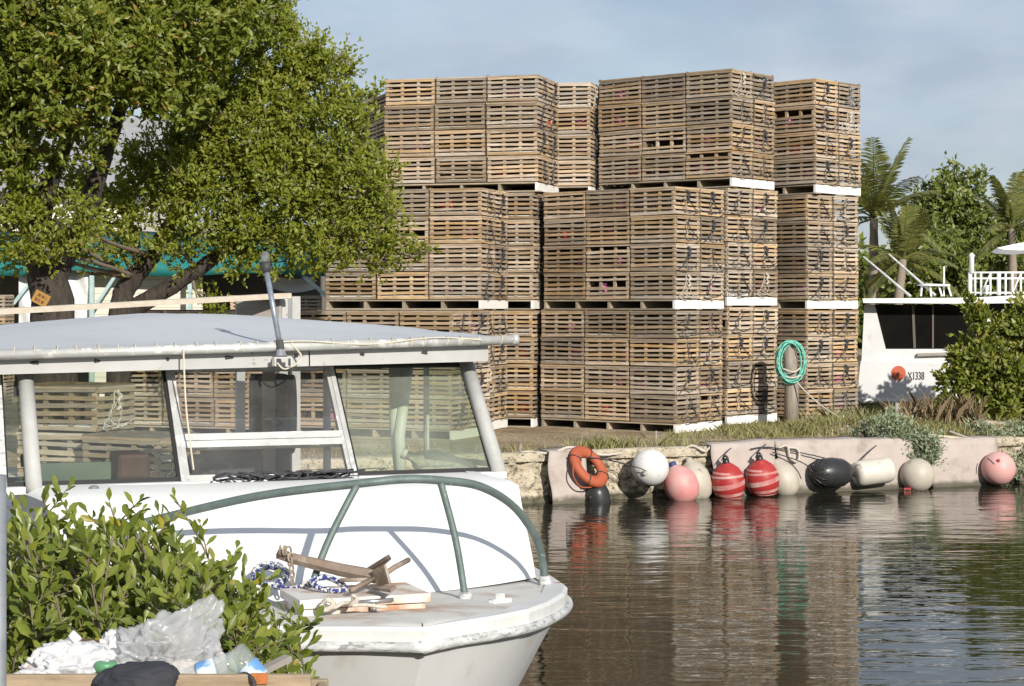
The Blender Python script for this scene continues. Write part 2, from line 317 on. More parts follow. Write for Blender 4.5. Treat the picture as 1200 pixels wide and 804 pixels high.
# pinkish mats hung over the quay edge
M['mat'] = pmat('old_carpet', (0.47,0.405,0.365), (0.385,0.33,0.295), 4, rough=0.95, bump=0.35, bscale=60, spots=(0.27,0.22,0.18), spot_scale=3.5, spot_lo=0.52, spot_hi=0.72, tide=.05)
def mat_sheet(pxa, pxb, top_a, top_b, bot_a, bot_b, label, seed, lip=0.28, out=0.07):
    A = W(pxa); B = W(pxb); rows = []
    n = max(10, int((B - A).length / 0.06))
    for k in range(13):
        t = k / 12; row = []
        for i in range(n + 1):
            u = i / n; p = A.lerp(B, u)
            e0 = 0.02 * math.sin(9 * t + seed); p = p + QT * (e0 * (1 - u) * 1.0)
            zt = top_a + (top_b - top_a) * u + 0.02 * mno.noise(Vector((p.x * 2.5, seed, 0))); zb = bot_a + (bot_b - bot_a) * u
            if t < 0.25: q = t / 0.25; off = -lip * (1 - q) + out * q * 0.6; z = zt + 0.01 * (1 - q)
            else:
                q = (t - 0.25) / 0.75; off = out * (0.6 + 0.8 * q) + (0.03 * mno.noise(Vector((p.x * 1.6, q * 1.2, seed))) + .02 * mno.noise(Vector((p.x * 5, q * 3, seed)))) * (0.4 + q); z = zt + (zb - zt) * q
            row.append(Vector((p.x, p.y, z)) + QN * off)
        rows.append(row)
    m = MB(); m.grid(rows); o = m.build('carpet_mat', M['mat'], smooth=True, fixn=False)
    s = o.modifiers.new('thick', 'SOLIDIFY'); s.thickness = 0.012
    return tag(o, label, 'mat', 'pink mats hung over the quay edge')
mat_sheet(640, 684, .625, .64, -.05, -.05, 'faded pink mat draped down the wall beside the orange life ring', 0.4, out=0.10)
mat_sheet(832, 905, .64, .66, -.05, -.05, 'pink mat behind the two striped red fenders', 1.4)
mat_sheet(907, 1066, .66, .63, -.04, -.03, 'long faded pink mat behind the black fender and dirty white cylinder', 2.7)
mat_sheet(1088, 1166, .60, .61, -.03, -.03, 'pinkish mat below the loose boards and left of the pale pink buoy', 4.1)

# ------------------------------------------------------------------ lobster traps on pallets
TL, TD, TH, PITCH = 0.785, 0.585, 0.392, 0.405
NS, SPITCH, SH = 6, 0.0665, 0.038
def slat_mesh(ax, seed):
    random.seed(seed); m = MB(); ln = (TL if ax == 'x' else TD); n = 5; rows = []
    ph = rnd(0, 6); bow = rnd(0.001, 0.006); tw = rnd(-.008, .008)
    ends = (rnd(-.006, .004), rnd(-.004, .006)); hh = SH / 2 * rnd(0.82, 1.16)
    for k in range(n):
        u = k / (n - 1); x = -ln/2 + ends[0] * (k == 0) + ends[1] * (k == n-1) + ln * u; dz = bow * math.sin(ph + 3 * u) + tw * (u - .5)
        q = [(-.008, -hh + dz), (.008, -hh + dz), (.008, hh + dz), (-.008, hh + dz)]
        rows.append([Vector((x, a, b)) if ax == 'x' else Vector((a, x, b)) for a, b in q])
    m.grid(rows, closed=True); m.add(rows[0], [(0,1,2,3)]); m.add(rows[-1], [(3,2,1,0)])
    me = m.mesh('slat'); bm = bmesh.new(); bm.from_mesh(me); bmesh.ops.remove_doubles(bm, verts=bm.verts, dist=1e-6); bmesh.ops.recalc_face_normals(bm, faces=bm.faces); bm.to_mesh(me); bm.free()
    me.materials.append(M['slat_' + ax]); return me
SX = [slat_mesh('x', 100 + i) for i in range(12)]; SY = [slat_mesh('y', 200 + i) for i in range(12)]
def frame_mb(front_in, side_in):
    m = MB(); hx, hy = TL/2 - .002, TD/2 - .002
    for sx in (-1, 1):
        for sy in (-1, 1): m.box((sx*hx - (0.045 if sx > 0 else 0) - (-0.0 if sx > 0 else 0), sy*hy - (0.045 if sy > 0 else 0), 0.002), (sx*hx + (0 if sx > 0 else 0.045), sy*hy + (0 if sy > 0 else 0.045), .372))
    for px in (-TL/6, TL/6):
        for sy in (-1, 1): m.box((px - .02, sy*hy - (0.022 if sy > 0 else 0), .002), (px + .02, sy*hy + (0 if sy > 0 else .022), .372))
    for sx in (-1, 1): m.box((sx*hx - (0.022 if sx > 0 else 0), -.02, .002), (sx*hx + (0 if sx > 0 else .022), .02, .372))
    def lx(y, dz=0.0):
        for k in range(NS):
            z = .026 + k*SPITCH + dz; m.box((-TL/2, y - .008, z - SH/2), (TL/2, y + .008, z + SH/2))
    def ly(x, dz=0.0):
        for k in range(NS):
            z = .026 + k*SPITCH + dz; m.box((x - .008, -TD/2, z - SH/2), (x + .008, TD/2, z + SH/2))
    lx(TD/2 + .007, SPITCH * .5 if not (front_in and side_in) else SPITCH * .5); ly(-TL/2 - .007, SPITCH * .5); ly(-TL/2 + .045)  # inner end slats added to block sky showing through; rows offset to darken gaps
    if front_in: lx(-TD/2 - .007)
    if side_in: ly(TL/2 + .007)
    for k in range(7):
        y = -TD/2 + .005 + k * (TD - .07) / 6; m.box((-TL/2 - .004, y, .3745), (TL/2 + .004, y + .06, .3925))
    m.box((-TL/2 - .01, -TD/2 - .018, .3755), (TL/2 + .01, -TD/2 + .002, .394)); m.box((TL/2 + .0, -TD/2 - .01, .3745), (TL/2 + .018, TD/2 + .01, .3935))
    return m
def fm(f, s):
    m = frame_mb(f, s).mesh('trap_frame'); m.materials.append(M['trap_frame']); return m
FR = {(True, False): fm(False, True), (False, True): fm(True, False), (True, True): fm(False, False)}
cm = MB(); cm.box((-TL/2 + .03, -TD/2 + .012, .006), (TL/2 - .03, TD/2 - .012, .058)); CONC = cm.mesh('concrete_base'); CONC.materials.append(M['concrete'])
def postm(lo, hi, mat):
    m = MB(); m.box(lo, hi); me = m.mesh('post'); me.materials.append(mat); return me
HX, HY = TL/2 + .0005, TD/2 + .0005
PX = [postm((px - .023, -HY, .003), (px + .023, -HY + .03, .371), M['slat_x']) for px in (-HX + .025, -TL/6, TL/6, HX - .025)]
PY = [postm((HX - .03, py - .021, .0035), (HX + .0005, py + .021, .3705), M['slat_x']) for py in (0, HY - .025)]
LX = postm((-TL/2 - .012, -TD/2 - .021, .3735), (TL/2 + .012, -TD/2 - .004, .396), M['slat_x']); LX.name = 'lid_batten'
LY = postm((TL/2 + .004, -TD/2 - .003, .374), (TL/2 + .021, TD/2 + .01, .3955), M['slat_y']); LY.name = 'lid_batten'
ROPES = []
for sd in range(12):
    random.seed(400 + sd); m = MB(); x = TL/2 + .026; fl = random.choice((-1, 1)); jj = rnd(-.06, .06)
    m.tube(wig([(x, rnd(-.05,.05), .36), (x + .012, rnd(-.1,.1), .27), (x, rnd(-.12,.02), .18), (x + .01, rnd(-.2,-.05), .09), (x, rnd(-.1,.1), .03), (x + .01, rnd(-.2,.2), .1), (x, rnd(-.2,.2), .2), (x + .008, rnd(-.06,.06), rnd(.2,.34))], 5, .014), .0042, 4)
    m.tube(wig([(x, jj, .36), (x + .015, jj + fl * rnd(.0,.1), .24), (x + .004, jj + fl * rnd(.1,.2), .12), (x + .012, fl * .25, rnd(.0,.06)), (x, fl * rnd(-.1,.1), -.02)], 5, .01), .005, 4)
    m.tube(wig([(x, -.22, rnd(.02,.12)), (x + .01, -.05, rnd(.0,.1)), (x + .01, .1, .05), (x, .26, rnd(.04,.16))], 4, .012), .005, 4)
    if sd % 2: m.tube(wig([(x + .01, -.03, .35), (x + .02, .03, .30), (x + .02, -.02, .27), (x + .012, .02, .22), (x + .015, -.02, .18)], 4, .004), .016, 5)
    me = m.mesh('rope'); me.materials.append(M['rope_white'] if sd in (5, 11) else M['rope_black']); ROPES.append(me)
random.seed(11)
ORD = ['first', 'second', 'third', 'fourth']; LAY = ['bottom', 'second', 'third', 'top']; TIER = ['lowest', 'middle', 'upper']
fillers = []                       # matrices of traps buried in the back rows
FILL = frame_mb(True, True)
buoy_spots = []
def make_trap(Mx, front, side, label, group, rope_i=None):
    t = thing('lobster_trap', label, 'lobster trap', group=group); t.matrix_world = Mx
    o = link('trap_frame', FR[(front, side)], t); link('concrete_base', CONC, t); 
    for lm in ([LX] if front else []) + ([LY] if side else []): link('lid_batten', lm, t)
    for pm in (PX if front else []) + (PY if side else []): link('post', pm, t)
    tv = random.choice((1.08,1.0,.97,.92,.88,.8,.66)) * rnd(.95,1.06); wm = rnd(-.06, .14); tone = (tv * (1 + wm * .6), tv, tv * (1 - wm * .9), 1)
    if front:
        for k in range(NS):
            if rnd(0, 1) < .011: continue
            s = link('slat', random.choice(SX), t); s.location = (rnd(-.004,.004), -TD/2 - .008 - rnd(0,.003), .026 + k*SPITCH + rnd(-.003,.003)); s.rotation_euler = (0, rnd(-.009,.009) * (3 if rnd(0,1) < .04 else 1), 0)
    if side:
        for k in range(NS):
            if rnd(0, 1) < .011: continue
            s = link('slat', random.choice(SY), t); s.location = (TL/2 + .008 + rnd(0,.003), rnd(-.004,.004), .026 + k*SPITCH + rnd(-.003,.003)); s.rotation_euler = (rnd(-.005,.005), 0, 0)
    if rope_i is not None: link('rope', ROPES[rope_i], t)
    for ch in t.children: ch.color = tone
    return t
PAL_L, PAL_D, PAL_H = 2.44, 1.22, 0.145
def bxm(name, lo, hi, mat):
    m = MB(); m.box(lo, hi); me = m.mesh(name); me.materials.append(mat); return me
STRG = bxm('stringer', (-.02, -PAL_D/2 + .012, .02), (.02, PAL_D/2 - .012, .122), M['pallet'])
WSTR = bxm('side_board', (-.02, -PAL_D/2 - .004, .012), (.022, PAL_D/2, .135), M['white_paint'])
DECK = bxm('deck_board', (-PAL_L/2, -.065, 0), (PAL_L/2, .065, .021), M['pallet'])
def make_pallet(Mx, label):
    p = thing('wooden_pallet', label, 'pallet', group='pallets under the trap stacks'); p.matrix_world = Mx
    for k in range(4): o = link('stringer', STRG, p); o.location = (-PAL_L/2 + .021 + k * .605, 0, 0)
    o = link('side_board', WSTR, p); o.location = (PAL_L/2 - .018, 0, 0)
    for k in range(6): o = link('deck_board', DECK, p); o.location = (rnd(-.01,.01), -PAL_D/2 + .066 + k * .217, .1235)
    for k in range(3): o = link('deck_board', DECK, p); o.location = (rnd(-.01,.01), -PAL_D/2 + .066 + k * .54, -.003)
# name, corner px, corner Y, angle, tiers, description, {tier: cells shown}
ALLC = {(0,0),(1,0),(2,0),(2,1)}
SIDE = {(2,0),(2,1)}
stacks = [
 ('K', 530, 25.9, 24, 1, 'single-pallet stack behind the cabin', {0: ALLC}),
 ('N', 312, 26.3, 20, 1, 'low stack behind the leaning trunk', {0: ALLC}),
 ('F', 564, 27.6, 18, 2, 'two-pallet stack under the hanging branch', {0: SIDE, 1: ALLC}),
 ('A', 630, 28.75, 16.4, 3, 'tall stack beside the tree crown', {0: {(1,0),(2,0)}, 1: {(1,0),(2,0)}, 2: ALLC}),
 ('B', 692, 29.75, 14, 3, 'recessed stack between tall ones', {2: {(2,0),(1,0)}}),
 ('H', 791, 27.3, 40.5, 2, 'two-pallet stack above the life ring', {0: ALLC, 1: ALLC}),
 ('I', 852, 28.45, 45, 3, 'tallest stack, above the red fenders', {0: SIDE, 1: SIDE, 2: ALLC}),
 ('J', 946, 29.25, 49, 3, 'end stack behind the hose post', {0: {(1,0),(2,0),(2,1)}, 1: {(1,0),(2,0),(2,1)}, 2: ALLC}),
 ('E', 455, 31.2, 72, 3, 'grey shaded stack behind tree crown', {2: ALLC}),
]
BASE_Z = 0.548
for (nm, cpx, cY, ang, tiers, desc, shown) in stacks:
    th = R(ang); fd = Vector((-math.cos(th), math.sin(th), 0)); sdv = Vector((math.sin(th), math.cos(th), 0))
    for ti in range(tiers):
        dpx, dang = 0, 0
        if nm == 'I' and ti == 2: dpx, dang = 6, -6.5
        if nm == 'J' and ti == 2: dpx, dang = 10, -5
        if nm == 'A' and ti < 2: dpx, dang = -5, 0
        if nm == 'H' and ti == 0: dpx, dang = 1, -1.5
        a2 = R(ang + dang + rnd(-.3, .3)); fd = Vector((-math.cos(a2), math.sin(a2), 0)); sdv = Vector((math.sin(a2), math.cos(a2), 0))
        c = Vector(((cpx + dpx - 600) / F * cY, cY, 0)); ctr = c + fd * (PAL_L/2) + sdv * (PAL_D/2)
        zb = BASE_Z + (0.05 if nm == 'I' else 0) + ti * (PAL_H + 4 * PITCH + .012)
        rot = Matrix.Rotation(-a2, 4, 'Z')
        where = desc if tiers == 1 else TIER[ti if tiers == 3 else ti * 2] + ' pallet, ' + desc
        make_pallet(Matrix.Translation((ctr.x, ctr.y, zb)) @ rot, ('white-ended pallet under the ' + desc) if tiers == 1 else ('white-ended ' + TIER[ti if tiers == 3 else ti*2] + ' pallet of ' + desc))
        cells = shown.get(ti, set())
        for ly in range(4):
            jl = (rnd(-.008,.008), rnd(-.008,.008)); twist = R(rnd(-.45,.45))
            for j in range(2):
                for i in range(3):
                    lx = (i - 1) * 0.818 + jl[0] + rnd(-.006,.006); lyy = (j - .5) * 0.622 + jl[1] + rnd(-.006,.006)
                    Mx = Matrix.Translation((ctr.x, ctr.y, zb + PAL_H + .004 + ly * PITCH)) @ rot @ Matrix.Rotation(twist, 4, 'Z') @ Matrix.Translation((lx, lyy, 0)) @ Matrix.Rotation(R(rnd(-.4,.4)), 4, 'Z')
                    if (i, j) in cells:
                        fr = j == 0; si = i == 2
                        pos = 'rear roped' if j == 1 else ('corner', 'middle', 'end')[2 - i]
                        wh = desc if tiers == 1 else (TIER[ti if tiers == 3 else ti*2] + ' pallet of ' + desc)
                        lab = f'{pos} trap in {LAY[ly]} layer, {wh}'
                        ri = (random.choice((0,1,2,3,4,6,7,8,9,10)) if random.random() < .92 else random.choice((5, 11))) if si else None
                        make_trap(Mx, fr, si, lab, 'wooden lobster traps stacked on the quay', ri)
                        if random.random() < .5: buoy_spots.append((Mx, fr, f'in {LAY[ly]} layer {pos} trap, {where}'))
                    else: fillers.append(Mx)
# buried traps: one mesh
fv = np.array(FILL.v); ff = np.array(FILL.f); allv = []; allf = []
for k, Mx in enumerate(fillers):
    A = np.array(Mx); allv.append(fv @ A[:3,:3].T + A[:3,3]); allf.append(ff + k * len(fv))
me = bpy.data.meshes.new('trap_rows'); me.from_pydata(np.concatenate(allv).tolist(), [], np.concatenate(allf).tolist()); me.materials.append(M['trap_frame'])
tag(link('trap_rows', me), 'slatted wooden traps filling the hidden back rows of the pallet stacks', 'lobster traps', kind='stuff')
# foam floats kept inside the traps
def float_mesh(nm, mat):
    m = MB(); m.lathe([(.004,-.09),(.06,-.075),(.088,-.025),(.088,.025),(.06,.075),(.004,.09)], 12); me = m.mesh(nm, True); me.materials.append(mat); return me
FL = [float_mesh('trap_float', M['magenta']), float_mesh('trap_float', M['redfoam'])]
for Mx, fr, lab in buoy_spots:
    red = random.random() < .22
    o = link('trap_float', FL[1 if red else 0])
    p = (rnd(-.3,.3), -TD/2 + .11, .135 + rnd(0,.03)) if fr else (TL/2 - .11, rnd(-.15,.15), .135)
    o.matrix_world = Mx @ Matrix.Translation(p) @ Euler((R(90 + rnd(-30,30)), rnd(-.5,.5), rnd(0,3))).to_matrix().to_4x4() 
    tag(o, ('red float ' if red else 'magenta float ') + lab.replace('pallet of', 'pallet,').replace(', recessed', ' recessed'), 'float', 'foam floats stowed inside the traps')
# ------------------------------------------------------------------ the moored cabin boat
PHI = R(20.6)
M['boat_white'] = pmat('boat_white_paint', (0.80,0.80,0.78), (0.76,0.76,0.74), 2, rough=0.42, bump=0.06, bscale=5, spots=(0.66,0.63,0.57), spot_scale=3, spot_lo=0.60, spot_hi=0.8)
M['hull'] = pmat('hull_grey_white', (0.74,0.74,0.73), (0.62,0.62,0.61), 2.2, (1,1,0.35), 0.45, 0.08, spots=(0.46,0.41,0.34), spot_scale=5, spot_lo=0.56, spot_hi=0.75)
M['deck'] = pmat('worn_deck_paint', (0.66,0.65,0.61), (0.56,0.54,0.49), 4, rough=0.65, bump=0.12, spots=(0.38,0.23,0.14), spot_scale=3.8, spot_lo=0.50, spot_hi=0.72)
M['band'] = pmat('scuffed_band_paint', (0.70,0.70,0.68), (0.58,0.58,0.56), 5, rough=.55, bump=.1, spots=(0.42,0.13,0.08), spot_scale=7, spot_lo=.61, spot_hi=.67)
M['rubrail'] = pmat('peeling_rub_rail', (0.70,0.70,0.68), (0.36,0.37,0.37), 14, (1,1,3), 0.6, 0.5, spots=(0.28,0.29,0.29), spot_scale=22, spot_lo=0.55, spot_hi=0.6)
M['rail'] = pmat('patina_rail_metal', (0.105,0.145,0.135), (0.16,0.20,0.185), 16, rough=0.55, bump=0.3, metallic=0.25, spots=(0.30,0.33,0.28), spot_scale=30, spot_lo=0.62, spot_hi=0.68)
M['alu'] = pmat('dull_aluminium', (0.60,0.60,0.58), (0.44,0.44,0.42), 10, rough=0.45, metallic=0.35, bump=0.15, spots=(0.78,0.77,0.74), spot_scale=16, spot_lo=0.55, spot_hi=0.62)
M['fascia'] = pmat('stained_fascia', (0.44,0.44,0.43), (0.36,0.36,0.35), 5, rough=0.6, bump=0.12, spots=(0.16,0.15,0.13), spot_scale=22, spot_lo=0.62, spot_hi=0.70)
M['canvas'] = pmat('grey_canvas', (0.52,0.54,0.56), (0.48,0.50,0.52), 1.5, rough=0.75, bump=0.08, bscale=6, spots=(0.40,0.41,0.43), spot_scale=4, spot_lo=0.58, spot_hi=0.75)
M['seal'] = pmat('black_seal', (0.02,0.02,0.02), rough=0.6)
M['dark'] = pmat('dark_interior', (0.035,0.037,0.04), (0.06,0.06,0.06), 5, rough=0.6)
M['greypaint'] = pmat('grey_painted_pipe', (0.45,0.45,0.43), (0.36,0.36,0.35), 9, rough=0.6, bump=0.2, spots=(0.28,0.25,0.22), spot_scale=18, spot_lo=0.64, spot_hi=0.68)
M['ply'] = pmat('weathered_plywood', (0.34,0.31,0.27), (0.24,0.22,0.20), 4, (1,1,6), 0.85, 0.2)
M['plank'] = pmat('bleached_plank', (0.56,0.50,0.41), (0.44,0.38,0.30), 4, (1,8,8), 0.85, 0.25)
M['rust'] = pmat('rusty_iron', (0.30,0.24,0.19), (0.20,0.14,0.10), 14, rough=0.8, bump=0.4, spots=(0.42,0.36,0.30), spot_scale=9, spot_lo=0.5, spot_hi=0.65)
M['hatchm'] = pmat('rust_stained_hatch', (0.74,0.72,0.68), (0.62,0.56,0.48), 5, rough=0.55, bump=0.1, spots=(0.40,0.18,0.075), spot_scale=5, spot_lo=0.46, spot_hi=0.64)
M['bluerope'] = pmat('blue_and_white_rope', (0.62,0.60,0.55), (0.03,0.05,0.20), 95, rough=0.9, lo=0.48, hi=0.52, detail=1)
M['cord'] = pmat('lashing_cord', (0.62,0.58,0.46), (0.52,0.47,0.36), 30, rough=0.85)
M['steel'] = pmat('bright_steel', (0.6,0.6,0.6), rough=0.3, metallic=0.9)
M['polemetal'] = pmat('blue_grey_tube', (0.30,0.34,0.40), (0.22,0.25,0.30), 12, (1,1,3), 0.4, metallic=0.4)
M['g_left'] = glassmat('old_green_glass', (0.80,0.87,0.78), 0.07, (0.42,0.45,0.38))
M['g_mid'] = glassmat('clear_glass', (0.86,0.86,0.84), 0.09, (0.5,0.5,0.48))
M['g_right'] = glassmat('hazy_green_glass', (0.76,0.82,0.72), 0.26, (0.42,0.45,0.38))  # thicker pale layer paints this pane's foggy reflection along with dust
boat = thing('cabin_boat', 'white cabin fishing boat with canvas roof and green-grey bow rail, moored in front', 'boat', (-1.2, 9.0, 0), PHI)
def B(u, v, w): return Vector((u, -v, w))
BW = Matrix.Translation((-1.2, 9.0, 0)) @ Matrix.Rotation(PHI, 4, 'Z'); BI = BW.inverted()
def loc(p): return BI @ p
gun = [(2.53,.0),(2.45,.14),(2.36,.30),(2.21,.50),(2.0,.67),(1.73,.84),(1.45,.965),(1.1,1.05),(.5,1.17),(-.2,1.24),(-1.5,1.32),(-4,1.38),(-7,1.36),(-9.2,1.28)]
def sheer(v): return 1.13 + 0.12 * max(0, (v + .5) / 3.03) ** 1.3 - 0.16 * min(1, max(0, (-v - .5) / 5))
low = [(1.62,.0),(1.56,.06),(1.47,.13),(1.35,.21),(1.15,.32),(.9,.44),(.6,.55),(.25,.66),(-.3,.78),(-.9,.88),(-2,.98),(-4,1.08),(-7,1.1),(-9.0,1.08)]
for side in (1, -1):
    pass
m = MB(); top_l = []
def hull_rows(sg):
    rows = []
    for (v, u), (vb, ub) in zip(gun, low):
        row = []
        for k in range(9):
            t = k / 8; f = t ** 1.15; row.append(B(sg * max(0, (ub + (u - ub) * f) - 0.012), vb + (v - vb) * (t ** 0.95), -.3 + (sheer(v) - .075 + .3) * t))
        rows.append(row)
    return rows
m.grid(hull_rows(1)); m.grid([r[::-1] for r in hull_rows(-1)])
a = hull_rows(1)[-1]; b = hull_rows(-1)[-1]; m.grid([a, b])
m.build('hull', M['hull'], boat, smooth=True)
m = MB()                                                        # sheer band standing proud above the hull
for sg in (1, -1):
    rows = [[B(sg * u * 1.0, v, sheer(v) - .078), B(sg * (u + .018 * (u > 0)), v + .022 * (u < .1), sheer(v) - .07), B(sg * (u + .02 * (u > 0)), v + .024 * (u < .1), sheer(v) - .012), B(sg * (u + .006 * (u > 0)), v + .01 * (u < .1), sheer(v) + .002), B(sg * max(0, u - .07), v - .03, sheer(v) + .002)] for v, u in gun]
    m.grid(rows)
m.build('sheer_band', M['band'], boat, smooth=False)
m = MB()
for sg in (1, -1): m.tube(wig([B(sg * (u + .022 * (u > 0)), v + (.03 if u < .1 else 0), sheer(v) - .068) for v, u in gun], 3), .019, 8)
m.tube([B(0, 2.54, sheer(2.53) - .085), B(0, 2.548, sheer(2.53) - .068), B(0, 2.545, sheer(2.53) - .045)], [.02, .026, .018], 10)
m.build('rub_rail', M['rubrail'], boat, smooth=True)
m = MB(); rows = []
fd_ = [(2.525,.004),(2.45,.125),(2.355,.28),(2.205,.475),(1.995,.645),(1.725,.80),(1.445,.925),(1.1,1.01),(.5,1.12),(-.2,1.19)]
for v, u in fd_: rows.append([B(u * q, v, sheer(v) - .004 + .018 * (1 - q * q)) for q in np.linspace(-1, 1, 15)])
m.grid(rows); m.build('foredeck', M['deck'], boat, smooth=True)
m = MB()                                                        # cockpit sole and the side decks
m.grid([[B(q, v, .86) for q in (-1.15, 0, 1.15)] for v in (-.2, -4, -9.1)])
for sg in (1, -1):
    m.grid([[B(sg * u, v, sheer(v) - .004), B(sg * (u - .16), v, sheer(v) - .004), B(sg * (u - .17), v, .86)] for v, u in gun if v <= -.2])
m.build('cockpit', M['deck'], boat)
# trunk cabin
def vt(u): return .90 - .22 * (u / 1.06) ** 2
def vb_(u): return 1.60 - .42 * (u / .95) ** 2
us = np.linspace(-1, 1, 17); m = MB(); rows = []
for k in range(9):
    t = k / 8; s_ = t * t * (3 - 2 * t) * .15 + t * .85; row = [B(-1.02 - .10 * t, -.15, (sheer(-.1) - .02) + (1.555 - sheer(-.1)) * t)]
    for q in us:
        ub, ut = .945 * q, 1.06 * q; zb = sheer(vb_(ub)) + .012; row.append(B(ub + (ut - ub) * t, vb_(ub) + (vt(ut) - vb_(ub)) * s_, zb + (1.545 - zb) * t))
    row.append(B(1.02 + .10 * t, -.15, (sheer(-.1) - .02) + (1.555 - sheer(-.1)) * t)); rows.append(row)
tr = [Vector(p) for p in rows[-1]]
rows.append([p + Vector((-p.x * .03, .05, .022)) for p in tr]); rows.append([Vector((p.x * .9, min(p.y, 0) * .55 + .1, 1.575)) for p in tr])
m.grid(rows); o = m.build('trunk_cabin', M['boat_white'], boat, smooth=True)
o.modifiers.new('edge', 'EDGE_SPLIT').split_angle = R(28)
m = MB(); m.tube([B(-1.01, .42, 1.36), B(-1.035, .43, 1.365)], .07, 18); m.build('porthole', M['dark'], boat)
# windscreen
def wp(u, t, o=0): return B(u * (1 - .012 * t), .19 - .44 * t + o, 1.562 + .525 * t)
m = MB()
m.beam(B(-1.2, .2, 1.555), B(1.16, .2, 1.555), .11, .03); m.beam(B(-1.2, -.28, 2.1), B(1.15, -.28, 2.1), .1, .04)
m.build('windscreen_sill', M['boat_white'], boat)
EDG = [(-1.17, -.40), (-.375, .405), (.43, 1.115)]
for i, (ua, ub) in enumerate(EDG):
    fr = MB(); w_ = .026
    if i == 1:
        m = MB()
        for (p, q) in (((ua, 0), (ua, 1)), ((ub, 0), (ub, 1)), ((ua, .02), (ub, .02)), ((ua, .97), (ub, .97)), ((ua, .30), (ub, .30)), ((ua, .36), (ub, .36))):
            m.beam(wp(*p, .012), wp(*q, .012), .034, .034, (0, -1, .6))
        f = m.build('window_frame', M['alu'], boat)
        pn = MB(); pn.add([wp(ua, .02), wp(ub, .02), wp(ub, .31), wp(ua, .31)], [(0,1,2,3)]); pn.build('pane', M['g_mid'], f)
        pn = MB(); pn.add([wp(ua, .35, .004), wp(ub, .35, .004), wp(ub, .97, .004), wp(ua, .97, .004)], [(0,1,2,3)]); pn.build('pane', M['g_mid'], f)
    else:
        m = MB()
        for (p, q) in (((ua, 0), (ua, 1)), ((ub, 0), (ub, 1)), ((ua, .02), (ub, .02)), ((ua, .975), (ub, .975))):
            m.beam(wp(*p, .004), wp(*q, .004), .026, .02, (0, -1, .6))
        f = m.build('window_frame', M['seal'], boat)
        pn = MB(); pn.add([wp(ua, .01), wp(ub, .01), wp(ub, .98), wp(ua, .98)], [(0,1,2,3)]); pn.build('pane', M['g_left'] if i == 0 else M['g_right'], f)
for u in (-.388, .418):
    m = MB(); m.beam(wp(u - .001, -.01, .03), wp(u - .001, 1.0, .03), .022, .02, (0, -1, .6)); m.build('mullion', M['alu'], boat)
for u, d in ((-1.055, .07), (1.135, .03)):
    m = MB(); m.tube([wp(u, -.02, d), wp(u - .005, 1.06, d)], .036, 14); m.build('front_post', M['greypaint'], boat, smooth=True)
m = MB(); m.beam(wp(-1.19, -.02, .0), wp(-1.19, 1.04, .0), .05, .05); m.build('corner_post', M['rubrail'], boat)
# side light on the far side, seen through the front glass
f = MB(); q = [B(1.12, -.22, 2.07), B(1.12, .12, 1.6), B(1.13, -.9, 1.56), B(1.13, -.9, 2.07)]
for a_, b_ in ((0, 1), (1, 2), (2, 3), (3, 0)): f.beam(q[a_], q[b_], .025, .025)
fo = f.build('side_window_frame', M['alu'], boat); pn = MB(); pn.add(q, [(0,1,2,3)]); pn.build('pane', M['g_left'], fo)
# roof
m = MB()
for a_, b_ in ((-1.62, .255), (.262, 1.165)): m.box((a_, .02, 0), (b_, .045, .1), Matrix.Translation((0, 0, 2.075)) @ Matrix.Rotation(R(-.9), 4, 'Y'))
m.box((-1.62, .046, .012), (1.165, .33, .026), Matrix.Translation((0, 0, 2.085)) @ Matrix.Rotation(R(-.9), 4, 'Y'))
m.build('fascia', M['fascia'], boat)
for u in np.arange(-1.35, 1.12, .31):
    m = MB(); m.tube([B(u + rnd(-.04,.04), -.015, 2.125 + .016 * u), B(u, -.026, 2.125 + .016 * u)], .008, 8); m.build('screw', M['dark'], boat)
m = MB(); m.tube([B(-1.7, .03, 2.165 - .03), B(1.285, .03, 2.178 + .022)], .023, 12); m.tube([B(1.27, .03, 2.2), B(1.3, .03, 2.2005)], .028, 12); m.build('roof_pipe', M['alu'], boat, smooth=True)
rows = []
for v in np.linspace(.035, -3.3, 34):
    row = []
    for u in np.linspace(-1.7, 1.27, 40):
        k = min(1, (.035 - v) / 1.9); k = k * k * (3 - 2 * k); z = 2.187 + .018 * u + .115 * (1 - min(1, abs(u) / 1.42) ** 1.35) * k + .02 * k
        z += .006 * math.sin(u * 4 + 3 * v) * math.sin(v * 2.5 + 1) * k + .004 * math.sin(9 * u - 5 * v) * math.exp(-((v + .6) / .5) ** 2); row.append(B(u, v, z))
    rows.append(row)
m = MB(); m.grid(rows); o = m.build('canvas_roof', M['canvas'], boat, smooth=True, fixn=False); sd_ = o.modifiers.new('t', 'SOLIDIFY'); sd_.thickness = .012
lash = MB(); lash.tube([Vector((0.004 * math.sin(t), .0245 * math.cos(t), .0245 * math.sin(t))) for t in np.linspace(0, 6.283, 13)], .0022, 5); lm = lash.mesh('lashing'); lm.materials.append(M['cord'])
for k in range(30):
    u = -1.5 + k * .093 + rnd(-.015, .015); o = link('lashing', lm, boat); o.location = B(u, .03, 2.178 + .018 * u); o.rotation_euler = (0, 0, rnd(-.25, .25))
m = MB(); m.tube(wig([B(.15, .05, 2.19), B(.2, .06, 2.12), B(.12, .07, 2.07), B(.08, .065, 2.1)], 6), .004, 5); m.tube(wig([B(-.36, .06, 2.17), B(-.355, .1, 1.9), B(-.34, .2, 1.62)], 6), .004, 5)
m.tube(wig([B(u, .055 + .006 * math.sin(u * 30), 2.185 + .018 * u + .012 * math.sin(u * 9)) for u in np.arange(.1, 1.2, .1)], 3), .0035, 5); m.build('cord', M['cord'], boat)
